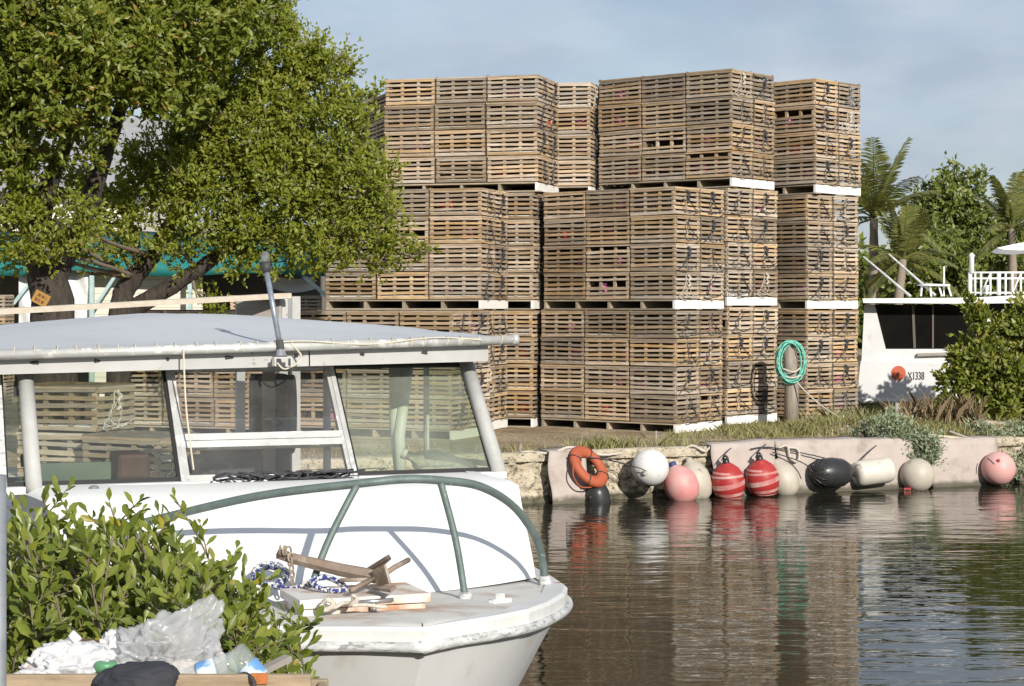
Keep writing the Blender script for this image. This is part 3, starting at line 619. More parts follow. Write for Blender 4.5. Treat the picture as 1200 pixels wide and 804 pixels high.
# pole light on the roof edge
pl = MB(); pl.tube([B(.1, .05, 2.17), B(.05, -.02, 2.53)], .0135, 10); po = pl.build('light_pole', M['polemetal'], boat, smooth=True)
q = MB(); q.tube([B(.0505, -.02, 2.525), B(.0485, -.022, 2.545), B(.046, -.025, 2.575)], [.018, .026, .022], 12); q.build('lamp_base', M['dark'], po, smooth=True)
q = MB(); q.tube([B(.046, -.025, 2.575), B(.044, -.028, 2.61), B(.043, -.029, 2.622)], [.021, .021, .01], 12); q.build('lamp_lens', glassmat('clear_lens', (.85,.87,.88), .15, (.7,.7,.7)), po, smooth=True)
q = MB(); q.tube([B(.1, .05, 2.16), B(.095, .045, 2.205)], .02, 10); q.build('lamp_socket', M['dark'], po)
q = MB(); q.box((.06, -.10, 2.12), (.145, -.05, 2.128)); q.box((.06, -.10, 2.085), (.068, -.05, 2.12)); q.box((.137, -.10, 2.085), (.145, -.05, 2.12)); q.tube([B(.1, .06, 2.128), B(.1, .055, 2.16)], [.03, .018], 12); q.build('lamp_bracket', M['steel'], po)
# inside
for a_, b_, r_, mt in ((B(-.28,-.55,.86), B(-.28,-.55,2.2), .0, None),):
    pass
def post(name, p, q, r, mat): mm = MB(); mm.tube([loc(p), loc(q)], r, 10); return mm.build(name, mat, boat, smooth=True)
yp = MB(); yp.tube([loc(P(463, 428, 9.95)), loc(P(464, 500, 9.9)), loc(P(470, 565, 9.9))], .033, 10); yp.tube([loc(P(478, 428, 9.95)), loc(P(468, 510, 9.86)), loc(P(470, 565, 9.86))], .03, 10); yp.tube([loc(P(470, 560, 9.88)), loc(P(470, 640, 9.88))], .03, 10)
yp.build('forked_post', M['boat_white'], boat, smooth=True)
m = MB(); m.box((-.025, -.012, .86), (.045, .012, 2.2), Matrix.Translation(loc(P(313, 500, 10.7)) * 1.0 - Vector((0, 0, loc(P(313, 500, 10.7)).z)))); m.build('timber_post', M['plank'], boat)
c = loc(P(342, 485, 10.4)); m = MB(); n_ = 28; dv = Matrix.Rotation(R(64), 3, 'Z')
m.tube([c + dv @ Vector((.2 * math.cos(t), .03 * math.cos(t), .2 * math.sin(t))) for t in np.linspace(0, 6.283, n_)], .017, 8)
for t in (0.3, 2.4, 4.5): m.tube([c, c + dv @ Vector((.2 * math.cos(t), .03 * math.cos(t), .2 * math.sin(t)))], .012, 6)
m.build('steering_wheel', M['dark'], boat, smooth=True)
c = loc(P(318, 475, 11.0)); m = MB(); m.box((-.11, -.05, -.75), (.11, .12, .18), Matrix.Translation(c)); m.build('helm_console', M['dark'], boat, bevel=.03)
c = loc(P(262, 530, 10.6)); m = MB(); m.box((-.17, -.2, -.35), (.17, .2, -.02), Matrix.Translation(c)); m.box((-.17, -.22, -.02), (.17, -.17, .12), Matrix.Translation(c)); m.build('helm_seat', M['dark'], boat, bevel=.05)
m = MB(); m.box((-1.12, .3, 1.50), (-.42, .75, 1.53)); m.box((-1.0, .4, 1.53), (-.62, .44, 1.62)); m.build('dashboard', pmat('dash_paint', (.10,.13,.12), (.16,.17,.14), 5, rough=.6), boat)
m = MB(); m.box((-.60, .34, 1.532), (-.44, .6, 1.66)); m.build('tackle_box', pmat('dull_red', (.10,.035,.03), (.05,.03,.025), 4, rough=.6), boat, bevel=.02)
m = MB(); m.tube([loc(P(30, 572, 8.95)), loc(P(29, 545, 9.0))], .006, 6); m.tube([loc(P(29, 547, 9.0)), loc(P(28, 533, 9.0))], [.018, .02], 10); m.build('throttle_lever', M['dark'], boat)
m = MB(); m.lathe([(.04, 0), (.036, .012), (.024, .02), (.022, .034), (.012, .04)], 14, Matrix.Translation(loc(P(110, 580, 8.3)))); m.build('vent_cowl', M['steel'], boat, smooth=True)
for sg in (-1, 1):
    m = MB(); m.box((sg * 1.16 - .02, .3, .87), (sg * 1.16 + .02, 2.9, 1.13)); m.build('coaming', M['boat_white'], boat)
    m = MB(); m.tube([B(sg * 1.12, -2.9, .87), B(sg * 1.12, -2.9, 2.19)], .025, 10); m.build('roof_post', M['greypaint'], boat, smooth=True)
# bow rail
rl = [(1.06,.8,1.18),(1.03,.9,1.36),(.92,1.37,1.2)]
rp_ = [(-1.02,.84,1.20),(-1.0,.87,1.36),(-.93,.96,1.42),(-.71,1.185,1.505),(-.35,1.5,1.62),(.014,1.715,1.678),(.18,1.735,1.69),(.33,1.72,1.68),(.52,1.655,1.645),(.708,1.53,1.55),(.837,1.44,1.42),(.895,1.385,1.31),(.915,1.37,1.2)]
m = MB(); m.tube(wig([B(*p) for p in rp_], 6), .017, 10); rail = m.build('bow_rail', M['rail'], boat, smooth=True)
for a_, b_ in (((.415,1.79,1.215), (.335,1.72,1.675)), ((-.227,1.775,1.215), (.0,1.71,1.675))):
    m = MB(); a_ = B(*a_); b_ = B(*b_); mid = a_.lerp(b_, .5) + Vector((-.02 if a_.x < 0 else .012, 0, 0)); m.tube(wig([a_, mid, b_], 6), .0145, 10); m.build('stanchion', M['rail'], rail, smooth=True)
    m = MB(); m.tube([a_, a_ + Vector((0, 0, .03))], [.032, .022], 12); m.build('rail_foot', M['rubrail'], rail, smooth=True)
m = MB(); m.tube([B(.915,1.37,1.185), B(.915,1.37,1.23)], [.032,.024], 12); m.build('rail_foot', M['rubrail'], rail, smooth=True)
# hatch, cleat, chock
hz = sheer(1.95) + .004
m = MB(); m.box((-.31, -2.075, hz + .0), (.16, -1.80, hz + .034)); m.box((-.325, -2.09, hz + .038), (.175, -1.78, hz + .072)); ht = m.build('deck_hatch', M['hatchm'], boat, bevel=.004)
m = MB(); c = B(-.05, 2.10, hz + .035); m.tube([c + Vector((-.055, 0, .02)), c + Vector((.075, 0, .022))], .008, 8); m.tube([c + Vector((0, 0, -.03)), c + Vector((0, 0, .02))], .012, 8); m.build('cleat', M['steel'], boat, smooth=True)
m = MB(); c = B(.5, 1.95, sheer(1.9) + .01); m.box((-.05, -.014, -.01), (.05, .014, .008), Matrix.Translation(c) @ Matrix.Rotation(R(28), 4, 'Z')); m.box((-.012, -.012, .0), (.012, .012, .03), Matrix.Translation(c) @ Matrix.Rotation(R(28), 4, 'Z')); m.build('bow_chock', M['boat_white'], boat)
# stern gear: stand with plywood sides and the plank laid on it
st = thing('plywood_stand', 'grey plywood stand rising behind the canvas roof with a plank on top', 'stand', BW @ B(.9, -4.0, .862), PHI)
m = MB(); a_ = P(270, 347, 13.3); b_ = P(326, 347, 13.25)
def stl(p): return st.matrix_world.inverted() @ p if False else (BI @ p) - B(.9, -4.0, .862)
A1, A2, A3 = stl(P(277, 350, 13.3)), stl(P(327, 347, 13.25)), stl(P(342, 344, 13.5))
for p, q, nm, mt, dz in ((A1, A2, 'side_panel', M['ply'], .30), (A2 + Vector((.012, 0, 0)), A3, 'end_panel', M['fascia'], .30)):
    m = MB(); d = (q - p).normalized(); nn = Vector((-d.y, d.x, 0)) * .018; m.prism([p, q, q + nn, p + nn], Vector((0, 0, -dz))); m.build(nm, mt, st)
for p in (A1, A2, A3):
    m = MB(); m.box((p.x + .01, p.y + .03, 0), (p.x + .07, p.y + .09, p.z - .02)); m.build('leg', M['greypaint'], st)
m = MB(); p0 = P(334, 346.5, 13.25); p1 = P(-70, 369, 11.9); m.beam(p0, p1, .19, .036); 
tag(m.build('wooden_plank', M['plank']), 'long bleached plank lying across the plywood stand above the canvas roof', 'plank')
m = MB(); pe = P(-55, 369, 11.93); m.box((pe.x - .03, pe.y - .03, .862), (pe.x + .03, pe.y + .03, pe.z - .02)); tag(m.build('timber_post', M['greypaint']), 'grey timber upright carrying the far end of the plank', 'post')
# traps on the afterdeck
def aft(px, Y, z, ang, lab, ri):
    a = R(ang); c = Vector(((px - 600) / F * Y, Y, z)); ctr = c + Vector((-math.cos(a), math.sin(a), 0)) * TL/2 + Vector((math.sin(a), math.cos(a), 0)) * TD/2
    make_trap(Matrix.Translation(ctr) @ Matrix.Rotation(-a, 4, 'Z'), True, True, lab, 'lobster traps on the boat', ri)
random.seed(5)
aft(112, 16.6, .864, 20, 'lower trap of the two stacked on the afterdeck behind the cabin glass', 0)
aft(113, 16.62, 1.27, 21, 'upper trap of the two stacked on the afterdeck behind the cabin glass', 5)
aft(186, 16.0, .864, 26, 'single trap on the afterdeck beside the stacked pair', 5)
# anchor and ropes on the foredeck
an = thing('anchor', 'rusty plough anchor lying across the deck hatch against the cabin front', 'anchor', P(395, 690, 7.2))
ao = an.location
def ap(px, py, Y): return P(px, py, Y) - ao
m = MB(); m.tube([ap(326, 649, 7.32), ap(345, 655, 7.3), ap(400, 668, 7.22), ap(442, 676, 7.15)], [.02, .022, .026, .028], 6); m.build('shank', M['rust'], an)
m = MB()
def plate(pts, th=.012):
    pts = [Vector(p) for p in pts]; n = (pts[1] - pts[0]).cross(pts[2] - pts[0]).normalized() * th; m.prism(pts, n)
plate([ap(428, 671, 7.2), ap(457, 653, 7.05), ap(459, 655, 7.2), ap(436, 675, 7.3)])
plate([ap(436, 668, 7.1), ap(450, 662, 7.05), ap(456, 684, 7.05), ap(442, 688, 7.12)]); plate([ap(440, 686, 7.15), ap(464, 686, 7.0), ap(457, 691, 6.95), ap(436, 688, 7.05)])
m.build('fluke', M['rust'], an)
m = MB(); m.tube([ap(452, 672, 7.1), ap(462, 665, 7.15), ap(479, 656, 7.25)], .010, 6); m.tube([ap(438, 678, 7.1), ap(415, 690, 7.0), ap(411, 692, 6.98)], .010, 6); m.tube([ap(440, 679, 7.12), ap(398, 680, 7.1)], .008, 6); m.build('crossbar', M['rust'], an, smooth=True)
for k in range(9):
    m = MB(); c = ap(329 + 12 * min(1, k / 4) + rnd(-1.5,1.5), 646 + max(0, k - 3) * 7 + rnd(-2,2), 7.28); t = rnd(0, 3)
    m.tube([c + Vector((.011 * math.cos(q) * math.cos(t), .011 * math.cos(q) * math.sin(t), .018 * math.sin(q))) for q in np.linspace(0, 6.283, 11)], .004, 5); m.build('chain_link', M['rust'], an, smooth=True)
m = MB(); cs = []
for k in range(150):
    t = k / 149; ang = t * 6.283 * 3.2; cs.append(P(312 + 20 * math.cos(ang) * (1 - .3 * t) + 8 * math.sin(3 * t), 672 + 13 * math.sin(ang) * (1 - .2 * t) + 4 * t, 7.42 - .1 * math.sin(ang)))
m.tube(cs, .0105, 7)
m.tube(wig([cs[-1], P(340, 690, 7.25), P(362, 683, 7.22), P(378, 676, 7.2), P(395, 681, 7.18), P(405, 690, 7.12), P(388, 692, 7.1), P(372, 688, 7.12), P(366, 680, 7.15), P(384, 677, 7.16), P(400, 684, 7.12)], 8), .0105, 7)
tag(m.build('mooring_rope', M['bluerope'], smooth=True), 'tangled blue and white rope coiled beside the anchor', 'rope')
m = MB(); m.tube(wig([P(382, 710, 6.93), P(392, 712, 6.9), P(402, 707, 6.93), P(413, 706, 6.92), P(413, 698, 6.9), P(418, 702, 6.9), P(412, 709, 6.9), P(430, 709, 6.92), P(445, 711, 6.93), P(452, 711, 6.94)], 8), .007, 7); m.tube(wig([P(375, 712, 6.92), P(383, 703, 6.9), P(391, 709, 6.9), P(380, 715, 6.9), P(376, 708, 6.9)], 6), .010, 7)
tag(m.build('cleat_rope', M['rope_white'], smooth=True), 'dirty cream rope tied round the cleat at the hatch front', 'rope')
random.seed(3); m = MB(); pts = []
for k in range(60): t = k / 59; pts.append(B(-.28 + .62 * t + .05 * math.sin(11 * t * 6), .34 + .05 * math.sin(k * 1.9), 1.592 + .014 * math.sin(k * .9) + rnd(0, .006)))
m.tube([BW @ p for p in pts], .006, 6); m.tube([BW @ (p + Vector((.06, .02, -.005))) for p in pts[::-1][:50]], .006, 6)
tag(m.build('cable_tangle', M['rope_black'], smooth=True), 'black cable tangled along the sill under the middle cabin window', 'cable')
jug = thing('plastic_jug', 'clear plastic jug lying on its side behind the far cabin window', 'jug', P(516, 549, 9.42)); m = MB()
m.lathe([(.01,-.17),(.07,-.17),(.085,-.15),(.085,0),(.078,.06),(.04,.13),(.022,.15),(.022,.18),(.005,.18)], 18, Matrix.Rotation(R(-68), 4, 'Y')); m.build('bottle', glassmat('thin_plastic', (.82,.86,.84), .22, (.7,.72,.7)), jug, smooth=True)
m = MB(); m.lathe([(.005,.178),(.026,.178),(.026,.205),(.005,.206)], 14, Matrix.Rotation(R(-68), 4, 'Y')); m.build('cap', M['white_paint'], jug, smooth=True)
# ------------------------------------------------------------------ foliage tools
def unit(a): return a / np.maximum(np.linalg.norm(a, axis=-1, keepdims=True), 1e-9)
def leaf_geo(pos, d, size, width=.30, fold=.10, upb=.8):
    n = len(pos); up = np.array([0.40, -0.85, 0.60]) * upb + RNG.normal(0, .45, (n, 3)); w = unit(np.cross(d, up)); nn = unit(np.cross(w, d)); s = size[:, None]
    v = np.stack([pos, pos + d*s*.48 + w*s*width + nn*s*fold, pos + d*s - nn*s*.06, pos + d*s*.48 - w*s*width + nn*s*fold], 1).reshape(-1, 3)
    i = np.arange(n)[:, None] * 4; f = np.concatenate([i + [0,1,2], i + [0,2,3]], 1).reshape(-1, 3); return v, f
def tri_mesh(name, v, f, mat):
    me = bpy.data.meshes.new(name); me.vertices.add(len(v)); me.vertices.foreach_set('co', np.ascontiguousarray(v, dtype=np.float32).ravel())
    me.loops.add(f.size); me.loops.foreach_set('vertex_index', np.ascontiguousarray(f, dtype=np.int32).ravel()); me.polygons.add(len(f)); me.polygons.foreach_set('loop_start', np.arange(0, f.size, f.shape[1], dtype=np.int32))
    me.update(calc_edges=True); me.validate(); me.materials.append(mat); return me
def blob_points(blobs, per_m3, squash=1.0, shell=.35):
    out = []
    for (c, r) in blobs:
        r = np.array(r if hasattr(r, '__len__') else (r, r, r)); n = max(6, int(per_m3 * 4.19 * r.prod())); d = unit(RNG.normal(0, 1, (n, 3))); q = RNG.uniform(shell ** 3, 1, (n, 1)) ** (1/3)
        out.append(np.array(c) + d * q * r * (1 + .12 * np.sin(d[:, :1] * 7) ))
    return np.concatenate(out)
def sprays(centres, twigs, leaves, tl, ls, width=.28, spread=.8, drop=0.0):
    n = len(centres); td = unit(RNG.normal(0, 1, (n, twigs, 3)) + [0, 0, .35 - drop]); t = np.linspace(.15, 1, leaves)[None, None, :, None]
    L_ = RNG.uniform(.5, 1.55, (n, twigs, 1, 1)) * tl; p = centres[:, None, None, :] + td[:, :, None, :] * L_ * t + RNG.normal(0, .012, (n, twigs, leaves, 3))
    d = unit(td[:, :, None, :] * .7 + RNG.normal(0, spread * .6, (n, twigs, leaves, 3)) + [0, 0, .12 - drop]); p = p.reshape(-1, 3); d = d.reshape(-1, 3)
    s = RNG.uniform(.55, 1.3, len(p)) * ls; return leaf_geo(p, d, s, width), (centres, td, L_)
def twig_mb(info, m, frac=.15, r=.004):
    c, td, L_ = info
    for i in np.nonzero(RNG.random(len(c)) < frac)[0]:
        for k in range(td.shape[1]): m.tube([c[i], c[i] + td[i, k] * float(L_[i, k, 0, 0]) * .5, c[i] + td[i, k] * float(L_[i, k, 0, 0])], r, 3, cap=False, r1=r * .4)
M['bark'] = pmat('shade_darkened_bark', (0.085,0.068,0.055), (0.03,0.024,0.02), 7, (3,3,0.7), 0.95, 1.0, 9, bdist=0.05)  # bark colour darkened to stand for shade under the crown
M['twig'] = pmat('grey_twig', (0.22,0.18,0.14), (0.14,0.11,0.08), 9, rough=0.9)
M['leaf_a'] = leafmat('buttonwood_leaf', (0.115,0.15,0.018), (0.24,0.26,0.038), (0.34,0.20,0.05), trans=.38)
M['leaf_b'] = leafmat('mahogany_leaf', (0.135,0.165,0.017), (0.265,0.285,0.034), (0.25,0.19,0.07), trans=.38)
M['leaf_c'] = leafmat('bush_leaf', (0.095,0.13,0.02), (0.23,0.26,0.045), (0.34,0.28,0.03), rough=.38)
M['leaf_d'] = leafmat('far_leaf', (0.075,0.105,0.02), (0.175,0.20,0.035), trans=.2)
M['leaf_s'] = leafmat('silver_leaf', (0.17,0.21,0.12), (0.30,0.34,0.22), trans=.15)
M['leaf_m'] = leafmat('mangrove_leaf', (0.095,0.125,0.018), (0.24,0.25,0.04), (0.3,0.22,0.05))
M['palm'] = leafmat('palm_leaflet', (0.09,0.105,0.03), (0.20,0.205,0.06), (0.28,0.22,0.08), trans=.2)
def Pb(px, py, Y, rp): return (tuple(P(px, py, Y)), rp * Y / F)
def tree(name, label, base, limbs, blobs, per_m3, spray, leaf, tr_r, depth=1.0, cat='tree', group=None, twf=.10, leafname='foliage', shell=.3):
    t = thing(name, label, cat, base, 0, group); bl = [(c, (r, r * depth, r)) for c, r in blobs]
    cs = blob_points(bl, per_m3, shell=shell); (v, f), info = sprays(cs, *spray); b = np.array(base)
    m = MB()
    for pts, r0, r1 in limbs: m.tube([Vector(p) - Vector(base) for p in wig(pts, 5, .012)], r0, 10, r1=r1)
    m.build('trunk', M['bark'], t, smooth=True, fixn=False)
    m = MB(); twig_mb((info[0] - b, info[1], info[2]), m, twf)
    ends = [Vector(p[-1]) for p, _, _ in limbs]; st_ = [Vector(q) for p, _, _ in limbs for q in wig(p, 3)[len(p):]] or ends
    for (c, r) in blobs:
        c = Vector(c); e = min(st_, key=lambda q: (q - c).length); mid = e.lerp(c, .5) + Vector((rnd(-.15,.15), rnd(-.1,.1), rnd(-.1,.15)))
        m.tube([p - Vector(base) for p in wig([e, mid, c], 4, .01)], tr_r, 6, r1=tr_r * .35)
        for k in range(4):
            q = c + Vector((rnd(-1,1), rnd(-1,1), rnd(-.7,1))) * r * .85; m.tube([p - Vector(base) for p in wig([mid.lerp(c, rnd(.3,1)), c.lerp(q, .5) + Vector((rnd(-.1,.1),) * 3), q], 3, .01)], tr_r * .4, 5, r1=.006)
    m.build('branches', M['twig'], t, smooth=True, fixn=False)
    tag(link(leafname, tri_mesh(leafname, v - b, f, leaf), t), kind='stuff')
    return t
# ------------------------------------------------------------------ the two trees
random.seed(21)
Y1 = 22.7; b1 = (P(66, 400, Y1).x, Y1, .5)
t1 = [( [b1, P(62, 370, Y1), P(54, 325, Y1), P(40, 270, Y1), P(20, 200, Y1), P(10, 110, Y1)], .30, .10),
      ( [P(56, 335, Y1), P(75, 295, Y1+.1), P(96, 262, Y1+.2), P(120, 190, Y1+.3), P(150, 100, Y1+.2)], .19, .07), ([P(48, 300, Y1), P(52, 240, Y1-.3), P(80, 150, Y1-.6), P(85, 60, Y1-.6)], .14, .05)]
bl1 = [Pb(*a) for a in ((90,15,21.8,95),(10,60,22,85),(165,45,22.0,78),(225,15,22.4,80),(-40,-20,22.4,110),(60,100,21.6,62),(145,105,21.8,48),(-20,150,22.4,60),(285,-10,23,62),(95,-60,22.4,110),(205,95,22.4,50),(20,170,22.0,50),(85,165,21.9,40),(110,60,21.4,70))]
tree('buttonwood_tree', 'large-leaved tree with the thick dark trunk that carries the small yellow sign', b1, t1, bl1, 72, (5, 8, .20, .10, .23), M['leaf_a'], .05, 1.1)
Y2 = 24.6; b2 = (P(138, 400, Y2).x, Y2, .5)
t2 = [([b2, P(141, 372, Y2), P(150, 335, Y2), P(178, 300, Y2), P(215, 235, Y2), P(260, 150, Y2), P(300, 90, Y2)], .17, .05),
      ([P(144, 372, Y2), P(185, 345, Y2-.1), P(232, 316, Y2-.2), P(300, 270, Y2-.3), P(370, 230, Y2-.4), P(450, 260, Y2-.6)], .13, .04), ([P(165, 318, Y2), P(150, 260, Y2+.2), P(120, 215, Y2+.3)], .08, .03)]
bl2 = [Pb(*a) for a in ((255,95,24.6,60),(325,70,24.6,55),(370,95,24.4,45),(400,70,24.5,20),(290,165,24.2,72),(375,165,24.1,62),(415,215,24.0,52),(440,270,23.8,42),(482,300,23.7,20),(455,305,23.8,24),(335,235,23.9,62),
   (245,230,24.1,58),(185,205,24.6,52),(270,290,24,38),(380,285,23.9,40),(205,290,24.2,34),(130,265,24.2,44),(85,262,22.3,34),(20,262,22.1,44),(50,285,22.1,24),(25,215,22.3,34),(60,300,22.2,12),(95,215,24.6,30),(8,300,23.6,24),(230,150,24.8,46),(320,300,24,28),(425,120,24.3,26),(240,355,24.4,20),(105,292,24.0,24),(325,20,24.6,20))]
tree('mahogany_tree', 'small-leaved tree on leaning dark trunks spreading in front of the stacks', b2, t2, bl2, 190, (5, 8, .18, .070, .25), M['leaf_b'], .035, .75)
sg = thing('tree_sign', 'small rusty yellow sign nailed askew to the thick tree trunk', 'sign', P(48, 350, Y1 - .42))
m = MB(); m.box((-.095, -.004, -.075), (.095, .004, .075), Matrix.Rotation(R(28), 4, 'Y')); m.build('sign_plate', pmat('faded_yellow', (.36,.20,.04), (.30,.16,.045), 12, rough=.6), sg)
m = MB()
for z_, segs in ((.03, ((-.05,-.015),(.0,.03),(.045,.055))), (-.03, ((-.06,-.03),(-.015,.0),(.02,.05)))):
    for a_, b_ in segs: m.box((a_, -.0065, z_ - .017), (b_, -.0045, z_ + .017), Matrix.Rotation(R(28), 4, 'Y'))
m.build('worn_lettering', pmat('sign_ink', (.14,.05,.02), rough=.7), sg)
# ------------------------------------------------------------------ work shed and house behind the trees
M['teal'] = pmat('teal_canvas', (0.012,0.19,0.18), (0.009,0.14,0.135), 3, rough=0.7, bump=0.1)
M['tarp'] = pmat('white_tarp', (0.74,0.74,0.72), (0.66,0.66,0.64), 3, rough=0.55, bump=0.5, bscale=3, bdist=.06)
M['clap'] = pmat('cream_clapboard', (0.72,0.68,0.58), (0.66,0.62,0.52), 4, (1,4,4), 0.7, rand=.06)
M['tealpost'] = pmat('pale_teal_paint', (0.40,0.55,0.53), (0.3,0.42,0.42), 8, rough=.6)
sx0, sx1, sy = -14.5, P(386, 0, 36.5).x, 36.5
shed = thing('work_shed', 'open work shed with teal awning, white tarp and cream boards behind the trees', 'shed', (sx0, sy, .55))
def sl(x, y, z): return Vector((x - sx0, y - sy, z - .55))
def zy(py): return P(0, py, sy).z
m = MB(); rows = [[sl(x, y, z + .03 * math.sin(x * 2.2)) for x in np.arange(sx0, sx1 + .01, .25)] for y, z in ((sy - .02, zy(322)), (sy - .03, zy(312)), (sy, zy(308)), (sy + 1.2, zy(286)), (sy + 2.6, zy(266)))]
m.grid(rows); o = m.build('awning', M['teal'], shed, smooth=True, fixn=False); o.modifiers.new('s', 'SOLIDIFY').thickness = .02
for px in (-8, 107, 222, 384):
    x = P(px, 0, sy).x; m = MB(); m.box(tuple(sl(x - .04, sy + .02, .5)), tuple(sl(x + .04, sy + .10, zy(322)))); m.build('post', M['tealpost'], shed)
for a_, b_, w_ in ((P(16, 356, sy), P(42, 322, sy), .06), (P(111, 360, sy + .05), P(136, 322, sy + .05), .06), (P(350, 318, sy + .05), P(386, 350, sy + .05), .07)): m = MB(); m.beam(a_ - shed.location, b_ - shed.location, w_, w_); m.build('brace', M['tealpost'], shed)
m = MB(); rows = []
for py in np.linspace(420, 321, 14): rows.append([P(px, py, sy + .2 + .05 * math.sin(px * .13 + py * .05) + .04 * math.sin(px * .31 - py * .1)) - shed.location for px in np.arange(22, 107, 2.5)])
m.grid(rows); m.build('tarp', M['tarp'], shed, smooth=True)
m = MB(); rows = []
for py in np.linspace(338, 322, 7): rows.append([P(px, py + 5 * math.sin((px - 318) / 17), sy + .4 + .2 * math.sin((py - 322) * .15)) - shed.location for px in np.arange(318, 372, 3)])
m.grid(rows); m.build('tarp', M['tarp'], shed, smooth=True)
for k in range(20):
    z = .6 + k * .135; m = MB(); a_ = sl(P(96, 0, sy).x, sy + .55, z); b_ = sl(P(232, 0, sy).x, sy + .575, z + .130); m.box(tuple(a_), tuple(b_), Matrix.Translation((0, rnd(-.004,.004), 0))); m.build('board', M['clap'], shed)
m = MB(); m.box((0, 2.7, 0), (sx1 - sx0, 2.8, 3.2)); m.build('back_wall', pmat('shed_dark_wall', (.16,.15,.13), (.12,.11,.10), 3), shed)  # back wall in a plain dark grey-brown
fm2 = MB(); fm2.v, fm2.f = list(FILL.v), list(FILL.f); fme = fm2.mesh('trap_frame'); fme.materials.append(M['slat_x'])
random.seed(31); kk = 0
for px, Yd in ((298, 36.9), (352, 36.9), (-14, 35.6)):
    for k in range(5):
        kk += 1; t = thing('lobster_trap', f'{LAY[min(k,3)] if k < 4 else "fifth"} trap counting up in the shaded pile ' + {298: 'under the sagging tarp', 352: 'under the teal awning end', -14: 'beside the white tarp'}[px], 'lobster trap', (P(px, 0, Yd).x, Yd, .56 + k * PITCH), R(rnd(-6, 6)), 'trap piles in the shed')
        link('trap_frame', fme, t)
M['house'] = pmat('cream_house_wall', (0.74,0.70,0.62), (0.68,0.64,0.56), 2, rough=.8)
M['roof'] = pmat('grey_roof', (0.34,0.34,0.35), (0.26,0.26,0.27), 4, rough=.8)
hs = thing('house', 'cream house with a grey gabled roof glimpsed through the tree crown', 'house', (-12.5, 43, .55))
m = MB(); m.prism([(-5, 0, 0), (4.0, 0, 0), (4.0, 0, 4.6), (-5, 0, 4.6)], (0, 6, 0)); m.prism([(4.0, 0.02, 4.6), (4.0, 6, 4.6), (4.0, 3, 6.2)], (-.2, 0, 0)); m.build('wall', M['house'], hs)
m = MB(); m.prism([(-5.4, -.5, 4.35), (-5.4, 3, 6.25), (-5.4, 3, 6.37), (-5.4, -.5, 4.47)], (9.8, 0, 0)); m.prism([(-5.4, 6.5, 4.35), (-5.4, 3.003, 6.25), (-5.4, 3.003, 6.37), (-5.4, 6.5, 4.47)], (9.8, 0, 0)); m.build('roof', M['roof'], hs)
for x in (-3.2, -.6, 2.0):
    f = MB(); f.box((x - .5, -.05, 2.4), (x + .5, .02, 2.5)); f.box((x - .5, -.05, 3.8), (x + .5, .02, 3.9)); f.box((x - .5, -.048, 2.5), (x - .42, .02, 3.8)); f.box((x + .42, -.048, 2.5), (x + .5, .02, 3.8)); fo = f.build('window', M['white_paint'], hs); p = MB(); p.box((x - .42, -.02, 2.5), (x + .42, .01, 3.8)); p.build('pane', M['dark'], fo)
# ------------------------------------------------------------------ vegetation on the right
random.seed(41)
def shrub(name, label, Y, blobs, per, spray, leaf, base_px, cat='bush', group=None, depth=1.0, tr_r=.02, gzb=None):
    bx_, by_ = P(base_px, 0, Y).x, Y; base = (bx_, by_, gzb if gzb is not None else gz(bx_, by_) - .03); bl = [Pb(*a) for a in blobs]
    limbs = [([base, Vector(base).lerp(Vector(c), .55) + Vector((rnd(-.1,.1), 0, .05)), c], tr_r * 1.5, tr_r * .6) for c, r in bl[:4]]
    return tree(name, label, base, limbs, bl, per, spray, leaf, tr_r, depth, cat, group, .08, 'foliage', .25)
shrub('mangrove_bush', 'glossy green bush growing in front of the white houseboat', 27.8, ((1165,440,27.8,44),(1136,425,27.6,24),(1150,400,27.8,22),(1190,420,28,45),(1200,470,28,35),(1160,475,27.6,30),(1120,424,27.6,6),(1215,390,28,30),(1148,375,27.8,12),(1126,440,27.5,14),(1180,385,27.8,14),(1235,440,28,40),(1142,362,27.8,6),(1196,362,27.9,9),(1110,446,27.5,6)), 185, (5, 6, .15, .105, .27), M['leaf_m'], 1160)
shrub('mangrove_bush', 'small sprig of bush against the houseboat hull below its number', 27.4, ((1102,474,27.4,6),(1103,482,27.4,9),(1110,464,27.4,6)), 700, (5, 5, .08, .075, .27), M['leaf_m'], 1092)
def drybush():
    pass
shrub('fern_clump', 'silvery green shrub spilling over the quay beside the dirty white buoy', 25.2, ((1035,512,25.3,24),(1060,516,25.1,26),(1085,525,25,22),(1092,540,25.05,9),(1058,530,25.0,15),(1012,512,25.4,16),(1045,498,25.6,16)), 620, (6, 7, .10, .045, .22), M['leaf_s'], 1055, 'shrub')
shrub('fern_clump', 'silvery green shrub at the quay end behind the pale pink buoy', 26.0, ((1178,520,25.9,20),(1195,530,25.9,24),(1185,548,25.6,16),(1205,512,26,20),(1150,505,26.2,14),(1200,560,25.5,14)), 620, (6, 7, .10, .045, .22), M['leaf_s'], 1188, 'shrub')
bgt = [('bushy_tree', 'round dark green tree standing between the palms', 62, ((1110,235,62,34),(1095,270,62,36),(1130,265,62,38),(1112,212,62,16),(1140,225,62,16),(1090,300,60,32),(1150,295,62,30)), 1105),
       ('bushy_tree', 'low dark green tree behind the white houseboat roof', 57, ((1080,315,57,30),(1110,320,57,34),(1060,335,57,24),(1130,330,57,30),(1100,290,58,24)), 1090),
       ('bushy_tree', 'pale green tree at the palm foot by the last trap stack', 59, ((1026,330,59,18),(1042,338,59,22),(1012,318,61,12),(1050,350,58,22)), 1030),
       ('bushy_tree', 'broad green tree behind the houseboat railing', 61, ((1165,290,61,36),(1195,300,61,40),(1180,330,59,36),(1225,300,61,44),(1150,335,59,26)), 1180)]
